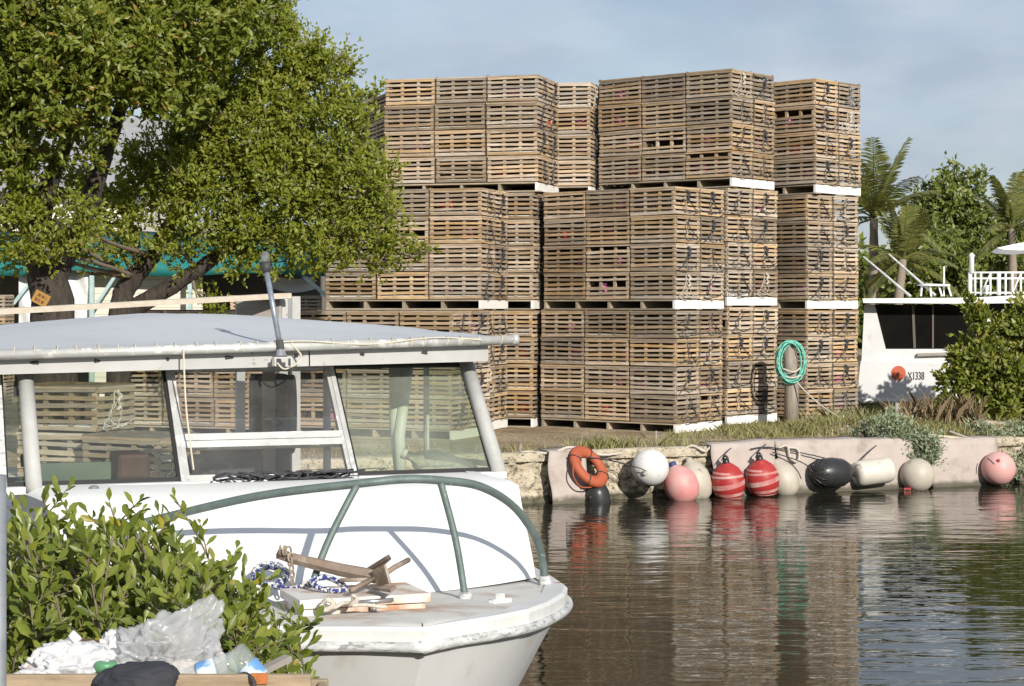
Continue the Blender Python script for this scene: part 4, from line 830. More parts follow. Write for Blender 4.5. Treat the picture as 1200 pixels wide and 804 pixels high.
for nm, lb, Yb, bls, bp in bgt: shrub(nm, lb, Yb, bls, 17, (6, 7, .40, .175, .30), M['leaf_d'], bp, 'tree', 'background trees behind the houseboat', tr_r=.09, gzb=.5)
def palm(label, base, crown, n, fl, lean, dead=2):
    t = thing('palm_tree', label, 'palm tree', base, 0, 'palm trees'); b = Vector(base); c = Vector(crown) - b; m = MB(); pts = wig([Vector((0,0,0)), c * .5 + Vector((lean, 0, 0)), c], 8)
    m.tube(pts, [.17 - .07 * i / len(pts) + .012 * (i % 2) for i in range(len(pts))], 10); m.build('trunk', pmat('palm_bark', (.30,.25,.20), (.2,.165,.13), 12, (1,1,4), .95, .6), t, smooth=True)
    for k in range(n):
        az = k * 2.399 + rnd(-.3,.3); el = R(rnd(62, 82)) if k < n * .3 else R(rnd(5, 60)) if k < n * .8 else R(rnd(-45, 0)); ln = fl * rnd(.8, 1.1); p = c.copy(); d = Vector((math.cos(az) * math.cos(el), math.sin(az) * math.cos(el), math.sin(el))); path = []
        for i in range(15): path.append(p.copy()); p = p + d * ln / 14; d = (d + Vector((rnd(-.01,.01), 0, -.045 - .05 * (i / 14) * math.cos(el)))).normalized()
        mm = MB(); mm.tube(path, .03, 4, r1=.006)
        for i in range(2, 15):
            for q in (0, .33, .66):
                i2 = min(i + 1, 14); o_ = path[i].lerp(path[i2], q); dd = (path[i2] - path[i - 1]).normalized(); sd_ = dd.cross(Vector((0,0,1)))
                if sd_.length < .05: sd_ = Vector((math.sin(az), -math.cos(az), 0))
                sd_.normalize(); tt = i / 14; ll = fl * .22 * (math.sin(math.pi * min(1, .12 + .88 * tt)) ** .6 + .12)
                for sg_ in (-1, 1):
                    e = o_ + (sd_ * sg_ * .8 + dd * .6 + Vector((0, 0, -.35 + rnd(-.12,.12)))).normalized() * ll; md = o_.lerp(e, .45) + Vector((0, 0, .03)); wv = dd * .028
                    mm.add([o_ - wv * .5, md - wv, e, md + wv, o_ + wv * .5], [(0, 1, 2, 3, 4)])
        mm.build('frond', M['palm'], t, fixn=False)
palm('tall coconut palm beside the end trap stack', (P(1019, 0, 54).x, 54, .5), P(1024, 256, 54), 19, 2.3, .05)
palm('palm crown rising at the picture edge above the houseboat railing', (P(1178, 0, 57).x, 57, .5), P(1186, 268, 57), 14, 1.9, .1)
palm('short drooping palm low between the tall palm and dark tree', (P(1054, 0, 53).x, 53, .5), P(1058, 304, 53), 15, 1.8, -.1)
cs = blob_points([((x, 84 + rnd(-3,3), 1.9), (4.4, 2.5, 2.2 + rnd(0, 1.0))) for x in np.arange(-80, 110, 5)], 2.2, shell=.5); (v, f), _ = sprays(cs, 6, 7, .6, .36, .34)
tag(link('woods', tri_mesh('woods', v, f, M['leaf_d'])), 'dense low green scrub woods far behind the yard', 'woods', kind='stuff')
# grass
def blades(name, spots, mat, h, label):
    vs = []; n = 0
    for (x0, x1, y0, y1, cnt, hh) in spots:
        x = RNG.uniform(x0, x1, cnt); y = RNG.uniform(y0, y1, cnt); c = RNG.uniform(0, 1, cnt)
        cl = np.sin(x * 4.3 + 2 * np.sin(y * 3.1)) * np.cos(y * 5.2 + x) + RNG.normal(0, .5, cnt); k = cl > -.2; x, y = x[k], y[k]
        k = np.array([b_ > quay_y(a_) + .18 for a_, b_ in zip(x, y)], bool); x, y = x[k], y[k]
        z = np.array([gz(a_, b_) for a_, b_ in zip(x, y)]) - .01 if len(x) else x
        p = np.stack([x, y, z], 1); q = len(p); ang = RNG.uniform(0, 6.28, q); lean = RNG.normal(0, .45, (q, 2)); H = hh * RNG.uniform(.4, 1.15, q) * h
        w_ = np.stack([np.cos(ang), np.sin(ang), 0 * ang], 1) * (.004 + .02 * H)[:, None]; tip = p + np.stack([lean[:, 0] * H, lean[:, 1] * H, H], 1); mid = p + np.stack([lean[:, 0] * H * .3, lean[:, 1] * H * .3, H * .55], 1)
        vs.append(np.stack([p - w_, p + w_, mid + w_ * .8, tip, mid - w_ * .8], 1).reshape(-1, 3)); n += q
    v = np.concatenate(vs); f = (np.arange(len(v) // 5)[:, None] * 5 + np.arange(5)[None, :]); return tag(link(name, tri_mesh(name, v, f, mat)), label, 'grass', kind='stuff')
M['grass'] = leafmat('scrubby_grass', (0.17,0.19,0.06), (0.40,0.35,0.19), (0.5,0.42,0.28), rough=.8, trans=.25)
M['dry'] = leafmat('dry_grass', (0.20,0.145,0.085), (0.34,0.26,0.16), (0.40,0.33,0.22), rough=.9, trans=.15)
blades('grass', ((3.0,6.9,26.0,28.9,9000,.13),(6.4,9.5,26.2,29.6,4000,.20),(4.2,6.2,28.6,31,2500,.30),(.7,2.4,23.0,24.3,900,.17),(1.0,2.0,23.3,23.9,900,.22),(-.3,1.4,22.9,23.6,240,.12),(1.5,4,24.6,26.6,500,.10),(-5,-1,21.5,25,700,.10),(-1,3,24,26.6,260,.07),(2.2,4.2,26.2,27.6,1300,.11),(3.4,8.5,24.2,26.6,1300,.12),(-1,2.5,22.6,24.2,200,.10)), M['grass'], 1.0, 'scrubby green and straw grass on the quay')
bs = P(1115, 0, 27.3).x
blades('dry_weeds', ((bs - .5, bs + .35, 27.0, 27.7, 900, .46), (bs - .9, bs - .3, 27.0, 27.5, 300, .35)), M['dry'], 1.0, 'clump of dead brown weeds below the glossy bush')
# ------------------------------------------------------------------ quay furniture
hp = P(927, 490, 28.3); post_b = (hp.x, 28.3, gz(hp.x, 28.3) - .03); tz = CZ - 42 * 28.3 / F
m = MB(); m.tube([Vector((post_b[0], 28.3, post_b[2])), Vector((hp.x + .01, 28.3, (post_b[2] + tz) / 2)), Vector((hp.x - .02, 28.3, tz))], .112, 14, r1=.10)
tag(m.build('wooden_post', pmat('grey_piling', (.36,.31,.26), (.20,.17,.14), 6, (4,4,.6), .9, .6), smooth=True), 'weathered round wooden post carrying a coil of green hose', 'post')
m = MB(); pts = []
for k in range(190):
    t = k / 189 * 6.283 * 5; a_ = .19 + .022 * math.sin(t * .37 + 1); b_ = .285 + .03 * math.cos(t * .29); pts.append(Vector((hp.x - .02 + a_ * math.cos(t) + .03 * math.sin(t * .21), 28.3 - .135 - .035 * math.sin(t * .5) - .012 * (k % 3), 1.56 + b_ * math.sin(t) - .02 * math.sin(t * .33))))
m.tube(pts, .0125, 6); tag(m.build('garden_hose', pmat('green_hose', (.10,.42,.32), (.16,.50,.40), 8, rough=.4), smooth=True), 'green garden hose hung in a coil on the wooden post', 'hose')
m = MB(); m.tube(wig([P(917, 432, 28.15), P(930, 436, 28.1), P(938, 431, 28.15)], 5), .014, 6); m.tube(wig([P(916, 440, 28.15), P(928, 443, 28.1), P(939, 440, 28.15)], 5), .013, 6); m.tube(wig([P(934, 448, 28.12), P(945, 460, 28.0), P(962, 475, 27.8), P(983, 489, 27.5)], 6), .011, 6)
tag(m.build('pale_rope', M['rope_white'], smooth=True), 'pale rope tied round the hose post and running down to the grass', 'rope')
for px, py0, py1, Y, r, lb in ((1050, 472, 510, 26.6, .028, 'thin grey stake standing in the grass below the houseboat number'), (768, 505, 528, 24.1, .014, 'short thin stick standing in the dirt above the white ball buoy'), (609, 519, 534, 23.2, .02, 'short iron stake that holds the white quay rope')):
    a_ = P(px, py1, Y); m = MB(); m.tube([Vector((a_.x, Y, gz(a_.x, Y) - .05)), P(px + 1, py0, Y)], r, 8); tag(m.build('stake', M['ply'] if r != .02 else M['rust'], smooth=True), lb, 'stake')
for k, (px, py, w_, hgt, lb) in enumerate(((1158,496,.27,.05,'flat pale stone on top of the little rubble pile'),(1172,499,.2,.06,'pale stone at the far side of the rubble pile'),(1183,506,.2,.07,'round pale stone at the low end of the rubble pile'),(1160,506,.22,.06,'brownish stone at the foot of the rubble pile'))):
    bm = bmesh.new(); bmesh.ops.create_icosphere(bm, subdivisions=2, radius=1); 
    for v_ in bm.verts: n_ = 1 + rnd(-.16,.16); v_.co = Vector((max(-.8, min(.8, v_.co.x)) * w_ * n_, v_.co.y * w_ * .7 * n_, max(-.6, min(.6, v_.co.z)) * hgt * 1.3))
    me = bpy.data.meshes.new('stone'); bm.to_mesh(me); bm.free(); me.materials.append(pmat('pale_stone', (.58,.50,.42), (.42,.34,.28), 7, rough=.9, bump=.5, rand=.2)); o = link('stone', me); o.location = P(px, py, 26.9) if k < 2 else P(px, py, 26.7); o.rotation_euler = (0, rnd(-.1,.1), rnd(0,3)); tag(o, lb, 'stone', 'rubble pile on the quay')
for k, (pa, ya, pb, yb, lb) in enumerate(((1078,515,1168,521,'long grey board lying along the quay edge'),(1085,510,1140,516,'shorter grey board lying on the long board'),(1130,516,1170,522,'dark splintered board at the end of the board heap'),(1112,508,1136,517,'thin board lying crosswise on the heap'))):
    a_ = Wz(pa, ya, -.10 - .1 * (k % 2)); b_ = Wz(pb, yb, -.06 - .08 * (k % 2)); m = MB(); m.beam(a_ + Vector((0,0,.012 * k)), b_ + Vector((0,0,.012 * k)), .11 if k < 3 else .05, .025); tag(m.build('board', M['ply'] if k != 1 else M['plank']), lb, 'board', 'loose boards on the quay edge')
# ropes along the quay
def qrope(nm, pts, r, mat, lab): m = MB(); m.tube(wig([Wz(*p) for p in pts], 6, .003), r, 7); return tag(m.build(nm, mat, smooth=True), lab, 'rope')
qrope('quay_rope', [(609,531,-.2),(620,529,-.15),(632,531,-.05),(650,530,.0),(668,524,-.02),(690,528,.0),(706,533,.05),(730,531,-.05),(760,528,-.1),(790,525,-.1),(812,528,-.1),(830,524,-.1),(850,526,-.1),(870,527,-.1),(900,523,-.12)], .016, M['rope_white'], 'white rope lying along the top of the quay wall')
qrope('quay_rope', [(800,528,-.02),(812,522,0),(826,529,.02),(836,521,.0),(850,528,.0),(858,522,0),(866,529,.0)], .013, M['rope_white'], 'loose loops of white rope above the first striped red fender')
qrope('quay_rope', [(912,526,.1),(922,522,.12),(926,536,.13),(933,541,.14),(937,535,.14),(934,526,.1),(922,524,.1)], .015, M['rope_white'], 'cream rope loop hanging on the pink mat beside the black fender')
qrope('quay_rope', [(880,526,.1),(900,524,.1),(925,528,.12),(950,533,.14),(967,537,.14)], .008, M['rope_black'], 'thin dark rope drooping along the pink mat to the black fender')
qrope('quay_rope', [(690,536,.12),(706,538,.12),(722,541,.14),(738,545,.18),(750,547,.3)], .009, M['rope_black'], 'dark line from the life ring to the white ball buoy')
# ------------------------------------------------------------------ buoys and fenders
def bmat(n, c1, c2, **k): return pmat(n, c1, c2, 4, rough=k.pop('rough', .5), bump=.08, **k)
BU = {'white': bmat('white_buoy', (.70,.69,.66), (.62,.61,.58), spots=(.45,.43,.4), spot_scale=14, spot_lo=.62, spot_hi=.7), 'pink': bmat('faded_pink_buoy', (.58,.20,.19), (.58,.37,.34)), 'red': bmat('red_buoy', (.40,.035,.032), (.32,.03,.028), spots=(.44,.20,.18), spot_scale=6, spot_lo=.58, spot_hi=.75),
 'worn': bmat('worn_red', (.46,.13,.12), (.56,.36,.33), lo=.4, hi=.6), 'black': bmat('black_fender', (.018,.018,.018), (.04,.04,.042), rough=.35), 'cream': bmat('cream_buoy', (.50,.455,.38), (.40,.36,.295), spots=(.22,.17,.11), spot_scale=9, spot_lo=.60, spot_hi=.75), 'dirty': bmat('dirty_white', (.66,.62,.54), (.52,.48,.41), spots=(.12,.11,.10), spot_scale=7, spot_lo=.6, spot_hi=.66),
 'paleP': bmat('pale_pink_buoy', (.66,.30,.28), (.62,.40,.37)), 'blue': bmat('blue_cap', (.03,.04,.16), (.05,.06,.2)), 'orange': bmat('orange_ring', (.40,.095,.04), (.34,.08,.035), rough=.65), 'growth': bmat('sea_growth', (.10,.07,.04), (.05,.04,.03))}
def axis_m(d):
    d = Vector(d).normalized(); return d.to_track_quat('Z', 'Y').to_matrix().to_4x4()
def prof_s(r, hh=None, n=11): hh = hh or r; return [(max(.002, r * math.cos(t)), hh * math.sin(t)) for t in np.linspace(-1.55, 1.55, n)]
def pear(r, h): return [(.004,-h*.52),(r*.45,-h*.50),(r*.8,-h*.38),(r*.98,-h*.18),(r,-.02*h),(r*.93,h*.14),(r*.72,h*.28),(r*.42,h*.38),(r*.22,h*.43),(r*.17,h*.50),(.004,h*.50)]
def buoy(name, lab, cat, px, py, off, body, mat, ax=(0,0,1), neck=None, neckm=None, line=None, lr=.006, linem=None):
    c = Wz(px, py, off); t = thing(name, lab, cat, c, 0, 'buoys and fenders hung on the quay'); A = axis_m(ax); m = MB(); m.lathe(body, 28, A); m.build('body', mat, t, smooth=True)
    if neck: m = MB(); m.lathe(neck, 14, A); m.build('neck', neckm or mat, t, smooth=True)
    if line: m = MB(); m.tube(wig([Wz(*p) - c for p in line], 6), lr, 6); m.build('line', linem or M['rope_black'], t, smooth=True)
    return t, A
t, A = buoy('ball_buoy', 'white ball buoy hanging highest beside the orange life ring', 'buoy', 762, 548, .30, prof_s(.228, n=15), BU['white'], (-.35,-.9,-.2), [(.02,.215),(.035,.224),(.03,.245),(.012,.25)], BU['dirty'], [(757,552,.53),(748,548,.45),(735,545,.25),(715,539,.14)])
t, A = buoy('pear_buoy', 'faded pink pear buoy floating behind the white ball', 'buoy', 797, 566, .22, pear(.215, .52), BU['pink'], (-.35,.1,.85)); 
m = MB(); m.lathe([(.05,.20),(.05,.27),(.02,.28)], 12, A); m.build('neck', BU['blue'], t, smooth=True)
buoy('pear_buoy', 'dull beige buoy with blue cap half hidden behind the faded pink one', 'buoy', 814, 562, .06, pear(.20, .56), BU['cream'], (-.25,.1,.9), [(.004,-.30),(.05,-.29),(.06,-.25)], BU['blue'])
for px, py, lb, tilt in ((853, 563, 'worn red fender with pale stripes, the one nearer the pink buoy', -.12), (893, 559, 'worn red fender with pale stripes, the one nearer the black fender', -.16)):
    t, A = buoy('pear_buoy', lb, 'fender', px, py, .24, pear(.208, .52), BU['red'], (tilt, -.12, 1), [(.06,.185),(.045,.235),(.04,.275),(.015,.28)], BU['black'], [(px-8, py-23, .26), (px-4, py-30, .2), (px+4, py-38, .05), (px+8, py-36, -.05)], .007)
    pr = pear(.208, .52)
    for za, zb in ((-.16,-.12),(-.07,-.01),(.045,.075),(.10,.125),(-.205,-.19)):
        def rad(z):
            for (r0, z0), (r1, z1) in zip(pr, pr[1:]):
                if z0 <= z <= z1: return r0 + (r1 - r0) * (z - z0) / max(1e-6, z1 - z0)
            return .1
        m = MB(); n_ = 30; rows = []
        for z_ in np.linspace(za, zb, 4): rows.append([A @ Vector(((rad(z_) + .002) * math.cos(q), (rad(z_) + .002) * math.sin(q), z_ + .018 * math.sin(q + 2 + za * 20))) for q in np.linspace(0, 6.283, n_, endpoint=False)])
        m.grid(rows, closed=True); m.build('worn_stripe', BU['worn'], t, smooth=True)
    m = MB(); m.tube([A @ Vector((.035 * math.cos(q), 0, .275 + .035 * math.sin(q))) for q in np.linspace(-.6, 3.7, 12)], .014, 7); m.build('eye', BU['black'], t, smooth=True)
buoy('pear_buoy', 'cream buoy floating half hidden behind the second red fender', 'buoy', 917, 560, .10, pear(.19, .50), BU['cream'], (-.35,.1,.9))
t, A = buoy('drum_fender', 'black puckered oval fender lying on its side', 'fender', 974, 554, .24, [(.004,-.285),(.06,-.28),(.13,-.25),(.178,-.16),(.196,0),(.178,.16),(.13,.25),(.06,.28),(.004,.285)], BU['black'], (-1,-.5,.02), None, None, [(952,553,.35),(945,545,.3),(930,538,.2),(905,530,.12)], .008)
m = MB()
for q in np.linspace(0, 6.283, 14, endpoint=False): m.tube([A @ Vector((r_ * math.cos(q), r_ * math.sin(q), z_)) for r_, z_ in ((.03,.285),(.09,.272),(.145,.235),(.18,.165))], .008, 5)
m.build('pucker', BU['black'], t, smooth=True)
t, A = buoy('drum_fender', 'dirty white cylindrical fender with dark seams', 'fender', 1023, 553, .22, [(.004,-.27),(.10,-.265),(.155,-.24),(.165,-.2),(.165,.18),(.15,.24),(.09,.262),(.004,.268)], BU['dirty'], (-1,-.35,-.1), [(.01,.262),(.03,.266),(.02,.285)], BU['black'], [(1001,549,.3),(1008,540,.2),(1020,528,.14),(1027,522,.05)], .007)
t, A = buoy('ball_buoy', 'weathered beige ball buoy with brown growth at its waterline', 'buoy', 1075, 557, .24, prof_s(.222, n=15), BU['cream'], (0,0,1)); m = MB()
for q in np.linspace(3.3, 6.0, 26):
    m.lathe(prof_s(rnd(.016,.03), n=4), 6, Matrix.Translation((.225 * math.cos(q), .225 * math.sin(q), -.19 + rnd(-.02,.015))))
m.build('sea_growth', BU['growth'], t); m = MB(); m.box((-.20,-.14,-.20), (-.11,-.10,-.15)); m.build('rag', BU['red'], t)
buoy('ball_buoy', 'pale pink ball buoy at the far end of the quay wall', 'buoy', 1170, 549, .24, prof_s(.225, n=15), BU['paleP'], (-.2,-.8,.5), [(.012,.218),(.025,.226),(.02,.24)], BU['red'], [(1165,544,.48),(1161,540,.40),(1157,537,.3)], .007)
rg = thing('life_ring', 'faded orange life ring leaning against the quay wall top', 'life ring', Wz(690, 547, .16), 0); A = axis_m((.55,-.62,.52)) @ Matrix.Rotation(.5, 4, 'Z'); m = MB(); rows = []
for q in np.linspace(0, 6.283, 36, endpoint=False): rows.append([A @ Vector(((.20 + .075 * math.cos(s_)) * math.cos(q) * .9, (.20 + .075 * math.cos(s_)) * math.sin(q) * 1.08, .055 * math.sin(s_))) for s_ in np.linspace(0, 6.283, 12, endpoint=False)])
rows.append(rows[0]); m.grid(rows, closed=True); m.build('ring', BU['orange'], rg, smooth=True); m = MB()
for q in (.5, 2.1, 3.6, 5.2): m.tube([A @ Vector(((.20 + .081 * math.cos(s_)) * math.cos(q) * .9, (.20 + .081 * math.cos(s_)) * math.sin(q) * 1.08, .061 * math.sin(s_))) for s_ in np.linspace(0, 6.283, 13)], .007, 5)
m.build('lashing', M['rope_black'], rg, smooth=True); m = MB(); c = Wz(690, 547, .16); m.tube(wig([Wz(672, 545, .26) - c, Wz(672, 558, .28) - c, Wz(680, 570, .28) - c, Wz(692, 571, .28) - c, Wz(704, 567, .25) - c], 6), .009, 6); m.build('grab_line', BU['orange'], rg, smooth=True)
t, A = buoy('drum_fender', 'black plastic drum fender hanging under the orange life ring', 'fender', 700, 582, .16, [(.004,-.26),(.13,-.26),(.155,-.2),(.15,.05),(.12,.13),(.06,.17),(.004,.18)], BU['black'], (-.15,-.1,1)); m = MB(); m.tube([A @ Vector((.07 * math.cos(q), -.15, .04 + .09 * math.sin(q))) for q in np.linspace(-3.2, .1, 12)], .012, 6); m.build('handle', BU['black'], t, smooth=True)
# ------------------------------------------------------------------ houseboat on the right
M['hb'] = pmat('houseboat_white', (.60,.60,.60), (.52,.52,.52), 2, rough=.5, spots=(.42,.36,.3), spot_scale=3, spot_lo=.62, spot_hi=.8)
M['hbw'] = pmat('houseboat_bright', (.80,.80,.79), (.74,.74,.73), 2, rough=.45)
M['tint'] = pmat('dark_tinted_glass', (.006,.006,.006), (.010,.009,.008), 3, rough=.12, spec=.06)
HY = 30.9; h0 = P(1010, 474, HY); hb = thing('houseboat', 'white houseboat with dark raked windows, red disc and hull number', 'boat', h0)
def H(px, py, d=0): return P(px, py, HY) + Vector((0, d, 0)) - h0
def hpoly(nm, pts, d, th, mat, par=None): m = MB(); m.prism([H(x, y, d) for x, y in pts], (th * .21, th, 0)); return m.build(nm, mat, par or hb)
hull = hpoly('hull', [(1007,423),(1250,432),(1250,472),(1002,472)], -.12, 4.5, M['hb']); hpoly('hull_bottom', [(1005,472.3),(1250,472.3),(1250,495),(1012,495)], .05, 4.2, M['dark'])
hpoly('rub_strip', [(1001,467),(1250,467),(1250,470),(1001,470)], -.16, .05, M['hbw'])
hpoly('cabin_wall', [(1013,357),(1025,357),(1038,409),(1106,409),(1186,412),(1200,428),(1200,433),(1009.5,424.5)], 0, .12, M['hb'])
hpoly('cabin_core', [(1016,358),(1250,358),(1250,431),(1013,424)], .17, 3.9, M['dark'])
hpoly('window', [(1024,357),(1130,357),(1180,413),(1037,411)], .06, .05, M['tint']); hpoly('curtain', [(1069,358),(1072,358),(1074,408),(1071,408)], .04, .015, pmat('dim_curtain', (.10,.085,.07))); hpoly('curtain', [(1093,358),(1095,358),(1095,408),(1093,408)], .04, .015, pmat('dim_curtain', (.12,.09,.07)))
hpoly('window_pillar', [(1126,355),(1142,355),(1196,415),(1192,428),(1182,424)], -.04, .16, M['hbw'])
hpoly('window', [(1140,356),(1250,356),(1250,430),(1196,428)], .07, .05, M['tint']); hpoly('window_bar', [(1166,383.5),(1250,384),(1250,386),(1168,385.5)], .03, .03, M['hbw']); hpoly('sill', [(1198,427),(1250,427),(1250,433),(1198,433)], -.02, .1, M['hbw'])
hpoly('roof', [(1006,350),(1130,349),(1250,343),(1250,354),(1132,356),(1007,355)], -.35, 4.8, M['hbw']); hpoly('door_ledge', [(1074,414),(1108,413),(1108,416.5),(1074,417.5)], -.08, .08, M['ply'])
m = MB(); m.tube([H(1051,437,-.122), H(1051,437,-.13)], .118, 28); m.build('red_disc', pmat('orange_red_disc', (.50,.10,.045), (.44,.09,.04), 5, rough=.6), hb)
tx = bpy.data.curves.new('hull_number', 'FONT'); tx.body = 'X1338'; tx.size = .19; tx.extrude = .006; tmp = bpy.data.objects.new('hull_number', tx); COL.objects.link(tmp); bpy.context.view_layer.update()
nm_ = bpy.data.meshes.new_from_object(tmp.evaluated_get(bpy.context.evaluated_depsgraph_get())); bpy.data.objects.remove(tmp); nm_.materials.clear(); nm_.materials.append(M['dark']); to = link('hull_number', nm_, hb); to.location = H(1062,444.5,-.128); to.rotation_euler = (R(90), 0, 0); to.scale = (.52, .95, 1)
m = MB()
for px in (1142,1148,1155,1166,1176,1184,1192,1202): m.tube([H(px,346,.3), H(px,319,.3)], .018 if px not in (1142,1176) else .035, 8)
for py in (319,326,343): m.tube([H(1141,py,.3), H(1250,py,.3)], .017, 8)
m.tube([H(1155,344,.3), H(1166,320,.3)], .012, 6); m.tube([H(1192,344,.3), H(1202,320,.3)], .012, 6); m.build('flybridge_rail', M['hbw'], hb, smooth=True)
m = MB(); m.tube([H(1143.5,320,.28), H(1143.5,301,.28), H(1143.5,299,.28), H(1143.5,296,.28)], [.04,.04,.055,.02], 10); m.build('rail_post', M['hbw'], hb, smooth=True)
hpoly('canopy', [(1172,290),(1200,284),(1250,281),(1250,289),(1200,293),(1180,292)], .2, 2.5, M['hbw']); m = MB(); m.tube([H(1215,290,.5), H(1215,345,.5)], .03, 8); m.tube([H(1160,345,.2), H(1160,338,.2), H(1160,334,.2)], [.015,.03,.035], 10); m.build('canopy_post', M['hbw'], hb)
m = MB(); m.prism([H(1087,334,.4), H(1092,332,.4), H(1120,333,.4), H(1120,335,.4)], (0, .5, 0)); 
for a_, b_ in (((1088,334),(1087,347)),((1119,334),(1123,347)),((1108,334),(1112,347)),((1098,334),(1099,347))): m.tube([H(*a_,.5), H(*b_,.5)], .016, 6)
m.build('roof_bench', M['hbw'], hb); m = MB(); m.tube([H(1116,347,.6), H(1116,311,.6)], .014, 6); m.build('whip_aerial', M['hbw'], hb)
for a_, b_ in (((1025,299),(1076,347)),((1056,296),(1106,346))): m = MB(); m.tube([H(*a_,1.0), H(*b_,.6)], .018, 6, r1=.026); m.build('outrigger', M['alu'], hb)
# ------------------------------------------------------------------ bush, bin of rubbish and pole on the near bank
random.seed(77)
bush = thing('leafy_bush', 'leafy green bush growing in front of the cabin boat', 'bush', (-1.45, 5.9, .89)); b0 = np.array((-1.45, 5.9, .89)); bv = Vector(b0)
tips = [(12,572,5.6),(22,600,5.5),(52,568,5.65),(66,563,5.7),(60,600,5.4),(90,628,5.7),(118,592,5.6),(128,575,5.75),(138,605,5.5),(154,596,5.7),(170,600,5.8),(186,588,5.6),(205,570,5.75),(198,610,5.5),(225,640,5.6),(232,652,5.4),(240,665,5.7),
        (285,655,5.65),(270,668,5.6),(245,690,5.4),(262,700,5.5),(300,690,5.5),(322,712,5.6),(365,740,5.55),(350,705,5.7),(340,745,5.4),(362,768,5.4),(330,770,5.3),(300,730,5.35),(30,640,5.2),(75,650,5.2),(110,650,5.15),(150,650,5.2),(190,655,5.2),(220,690,5.1),(40,700,5.0),(90,700,5.0),(140,705,5.0),(185,705,5.05),(260,730,5.1),(20,745,4.95),(60,745,4.95),(110,740,4.9),(10,680,5.1),(25,790,4.9),(230,735,5.1),(165,610,5.4),(100,620,5.3),(45,615,5.3),(280,745,5.15),(310,760,5.2)]
for _ in range(250):
    px = rnd(5, 300); lo_ = 590 if px < 190 else 590 + (px - 190) * 1.0; tips.append((px, rnd(lo_ + 12, 780), rnd(4.95, 6.0)))
pos, dirs, szs = [], [], []; stems = MB()
for (px, py, Y) in tips:
    Y += .42; tip = P(px, py + 13, Y); root = Vector((tip.x * .80 - .18 + rnd(-.2, .2), tip.y + rnd(.0, .35), .86)); ln = (tip - root).length
    mid = root.lerp(tip, .6) + Vector((rnd(-.06,.06), rnd(-.06,.06), .05)); path = wig([root, mid, tip], 8); stems.tube([p - bv for p in path], .0055, 5, r1=.002)
    ax_ = (path[-1] - path[-4]).normalized(); s0 = rnd(.85, 1.15); nl = random.randint(13, 18); cum = min(.42, ln * .8)
    for k in range(nl):
        t = k / (nl - 1); p = tip - ax_ * cum * (1 - t) ** 1.1 if t > .55 else path[max(0, int(len(path) * (1 - (1 - t) * cum / max(ln, .1))) - 1)]
        az = k * 2.4 + rnd(-.5,.5); side = Vector((math.cos(az), math.sin(az), 0)); side = (side - ax_ * side.dot(ax_)).normalized()
        d = (side * (1.0 - .55 * t) + ax_ * (.55 + .7 * t)).normalized(); pos.append(tuple(p)); dirs.append(tuple(d)); szs.append(rnd(.036, .072) * s0 * (1 - .35 * max(0, t - .7)))
    for q in range(3):
        if rnd(0, 1) < .65:
            o_ = path[int(len(path) * rnd(.45, .85))]; e = o_ + Vector((rnd(-.12,.12), rnd(-.14,.08), rnd(.03,.13))); stems.tube([o_ - bv, e - bv], .003, 4, r1=.0015)
            dd = (e - o_).normalized()
            for k in range(7):
                az = k * 2.4; sd_ = Vector((math.cos(az), math.sin(az), .1)); pos.append(tuple(o_.lerp(e, .35 + .65 * k / 6))); dirs.append(tuple((sd_ * .8 + dd * .7).normalized())); szs.append(rnd(.032, .064))
stems.build('stems', M['twig'], bush, smooth=True, fixn=False)
pos = np.array(pos); dirs = np.array(dirs); szs = np.array(szs)
# one curved leaf, shared by the nearest 300; the rest are one mesh of the same leaf
LV = np.array([(0,0,0),(0.10,.30,.04),(.19,.55,.05),(.12,.85,.02),(0,1,-.06),(-.12,.85,.02),(-.19,.55,.05),(-.10,.30,.04),(0,.30,-.015),(0,.55,-.02),(0,.85,-.04)], float)
LF = [(0,1,8),(0,8,7),(1,2,9),(1,9,8),(7,8,9),(7,9,6),(2,3,10),(2,10,9),(6,9,10),(6,10,5),(3,4,10),(5,10,4)]
lme = bpy.data.meshes.new('leaf'); lme.from_pydata([tuple(p) for p in LV], [], LF); lme.materials.append(M['leaf_c']); lme.polygons.foreach_set('use_smooth', [True] * len(LF))
up = np.array([.36,-.80,.65]) + RNG.normal(0, .42, (len(pos), 3)); xw_ = unit(np.cross(dirs, up)); zw_ = unit(np.cross(xw_, dirs))
px_ = 600 + F * pos[:,0] / pos[:,1]; py_ = 360 + F * (CZ - pos[:,2]) / pos[:,1]
front = np.argsort(pos[:,1] + 3 * ((px_ < 3) | (px_ > 380) | (py_ > 800)) + .25 * (px_ < 10)); first = set(front[:300].tolist())
allv, allf = [], []
for i in range(len(pos)):
    if i in first:
        o = link('leaf', lme, bush); o.matrix_local = Matrix(((*(xw_[i]*szs[i]).tolist(),), )[0:0] or [[xw_[i][r]*szs[i], dirs[i][r]*szs[i], zw_[i][r]*szs[i], pos[i][r]-b0[r]] for r in range(3)] + [[0,0,0,1]])
    else:
        A3 = np.stack([xw_[i], dirs[i], zw_[i]], 1) * szs[i]; allf.append(np.array(LF) + 11 * len(allv)); allv.append(LV @ A3.T + pos[i] - b0)
fo = link('leaves', tri_mesh('leaves', np.concatenate(allv), np.concatenate(allf), M['leaf_c']), bush); tag(fo, kind='stuff'); fo.data.polygons.foreach_set('use_smooth', [True] * len(fo.data.polygons))
m = MB(); m.tube([Vector((P(-5, 600, 4.3).x, 4.3, .9)), Vector((P(-5, 600, 4.3).x, 4.3, CZ - 197 * 4.3 / F))], .0235, 14); tag(m.build('metal_pole', pmat('galvanised_pole', (.34,.36,.38), (.25,.27,.29), 8, (1,1,3), .5, .2, metallic=.4), smooth=True), 'grey galvanised pole standing at the edge beside the leafy bush', 'pole')
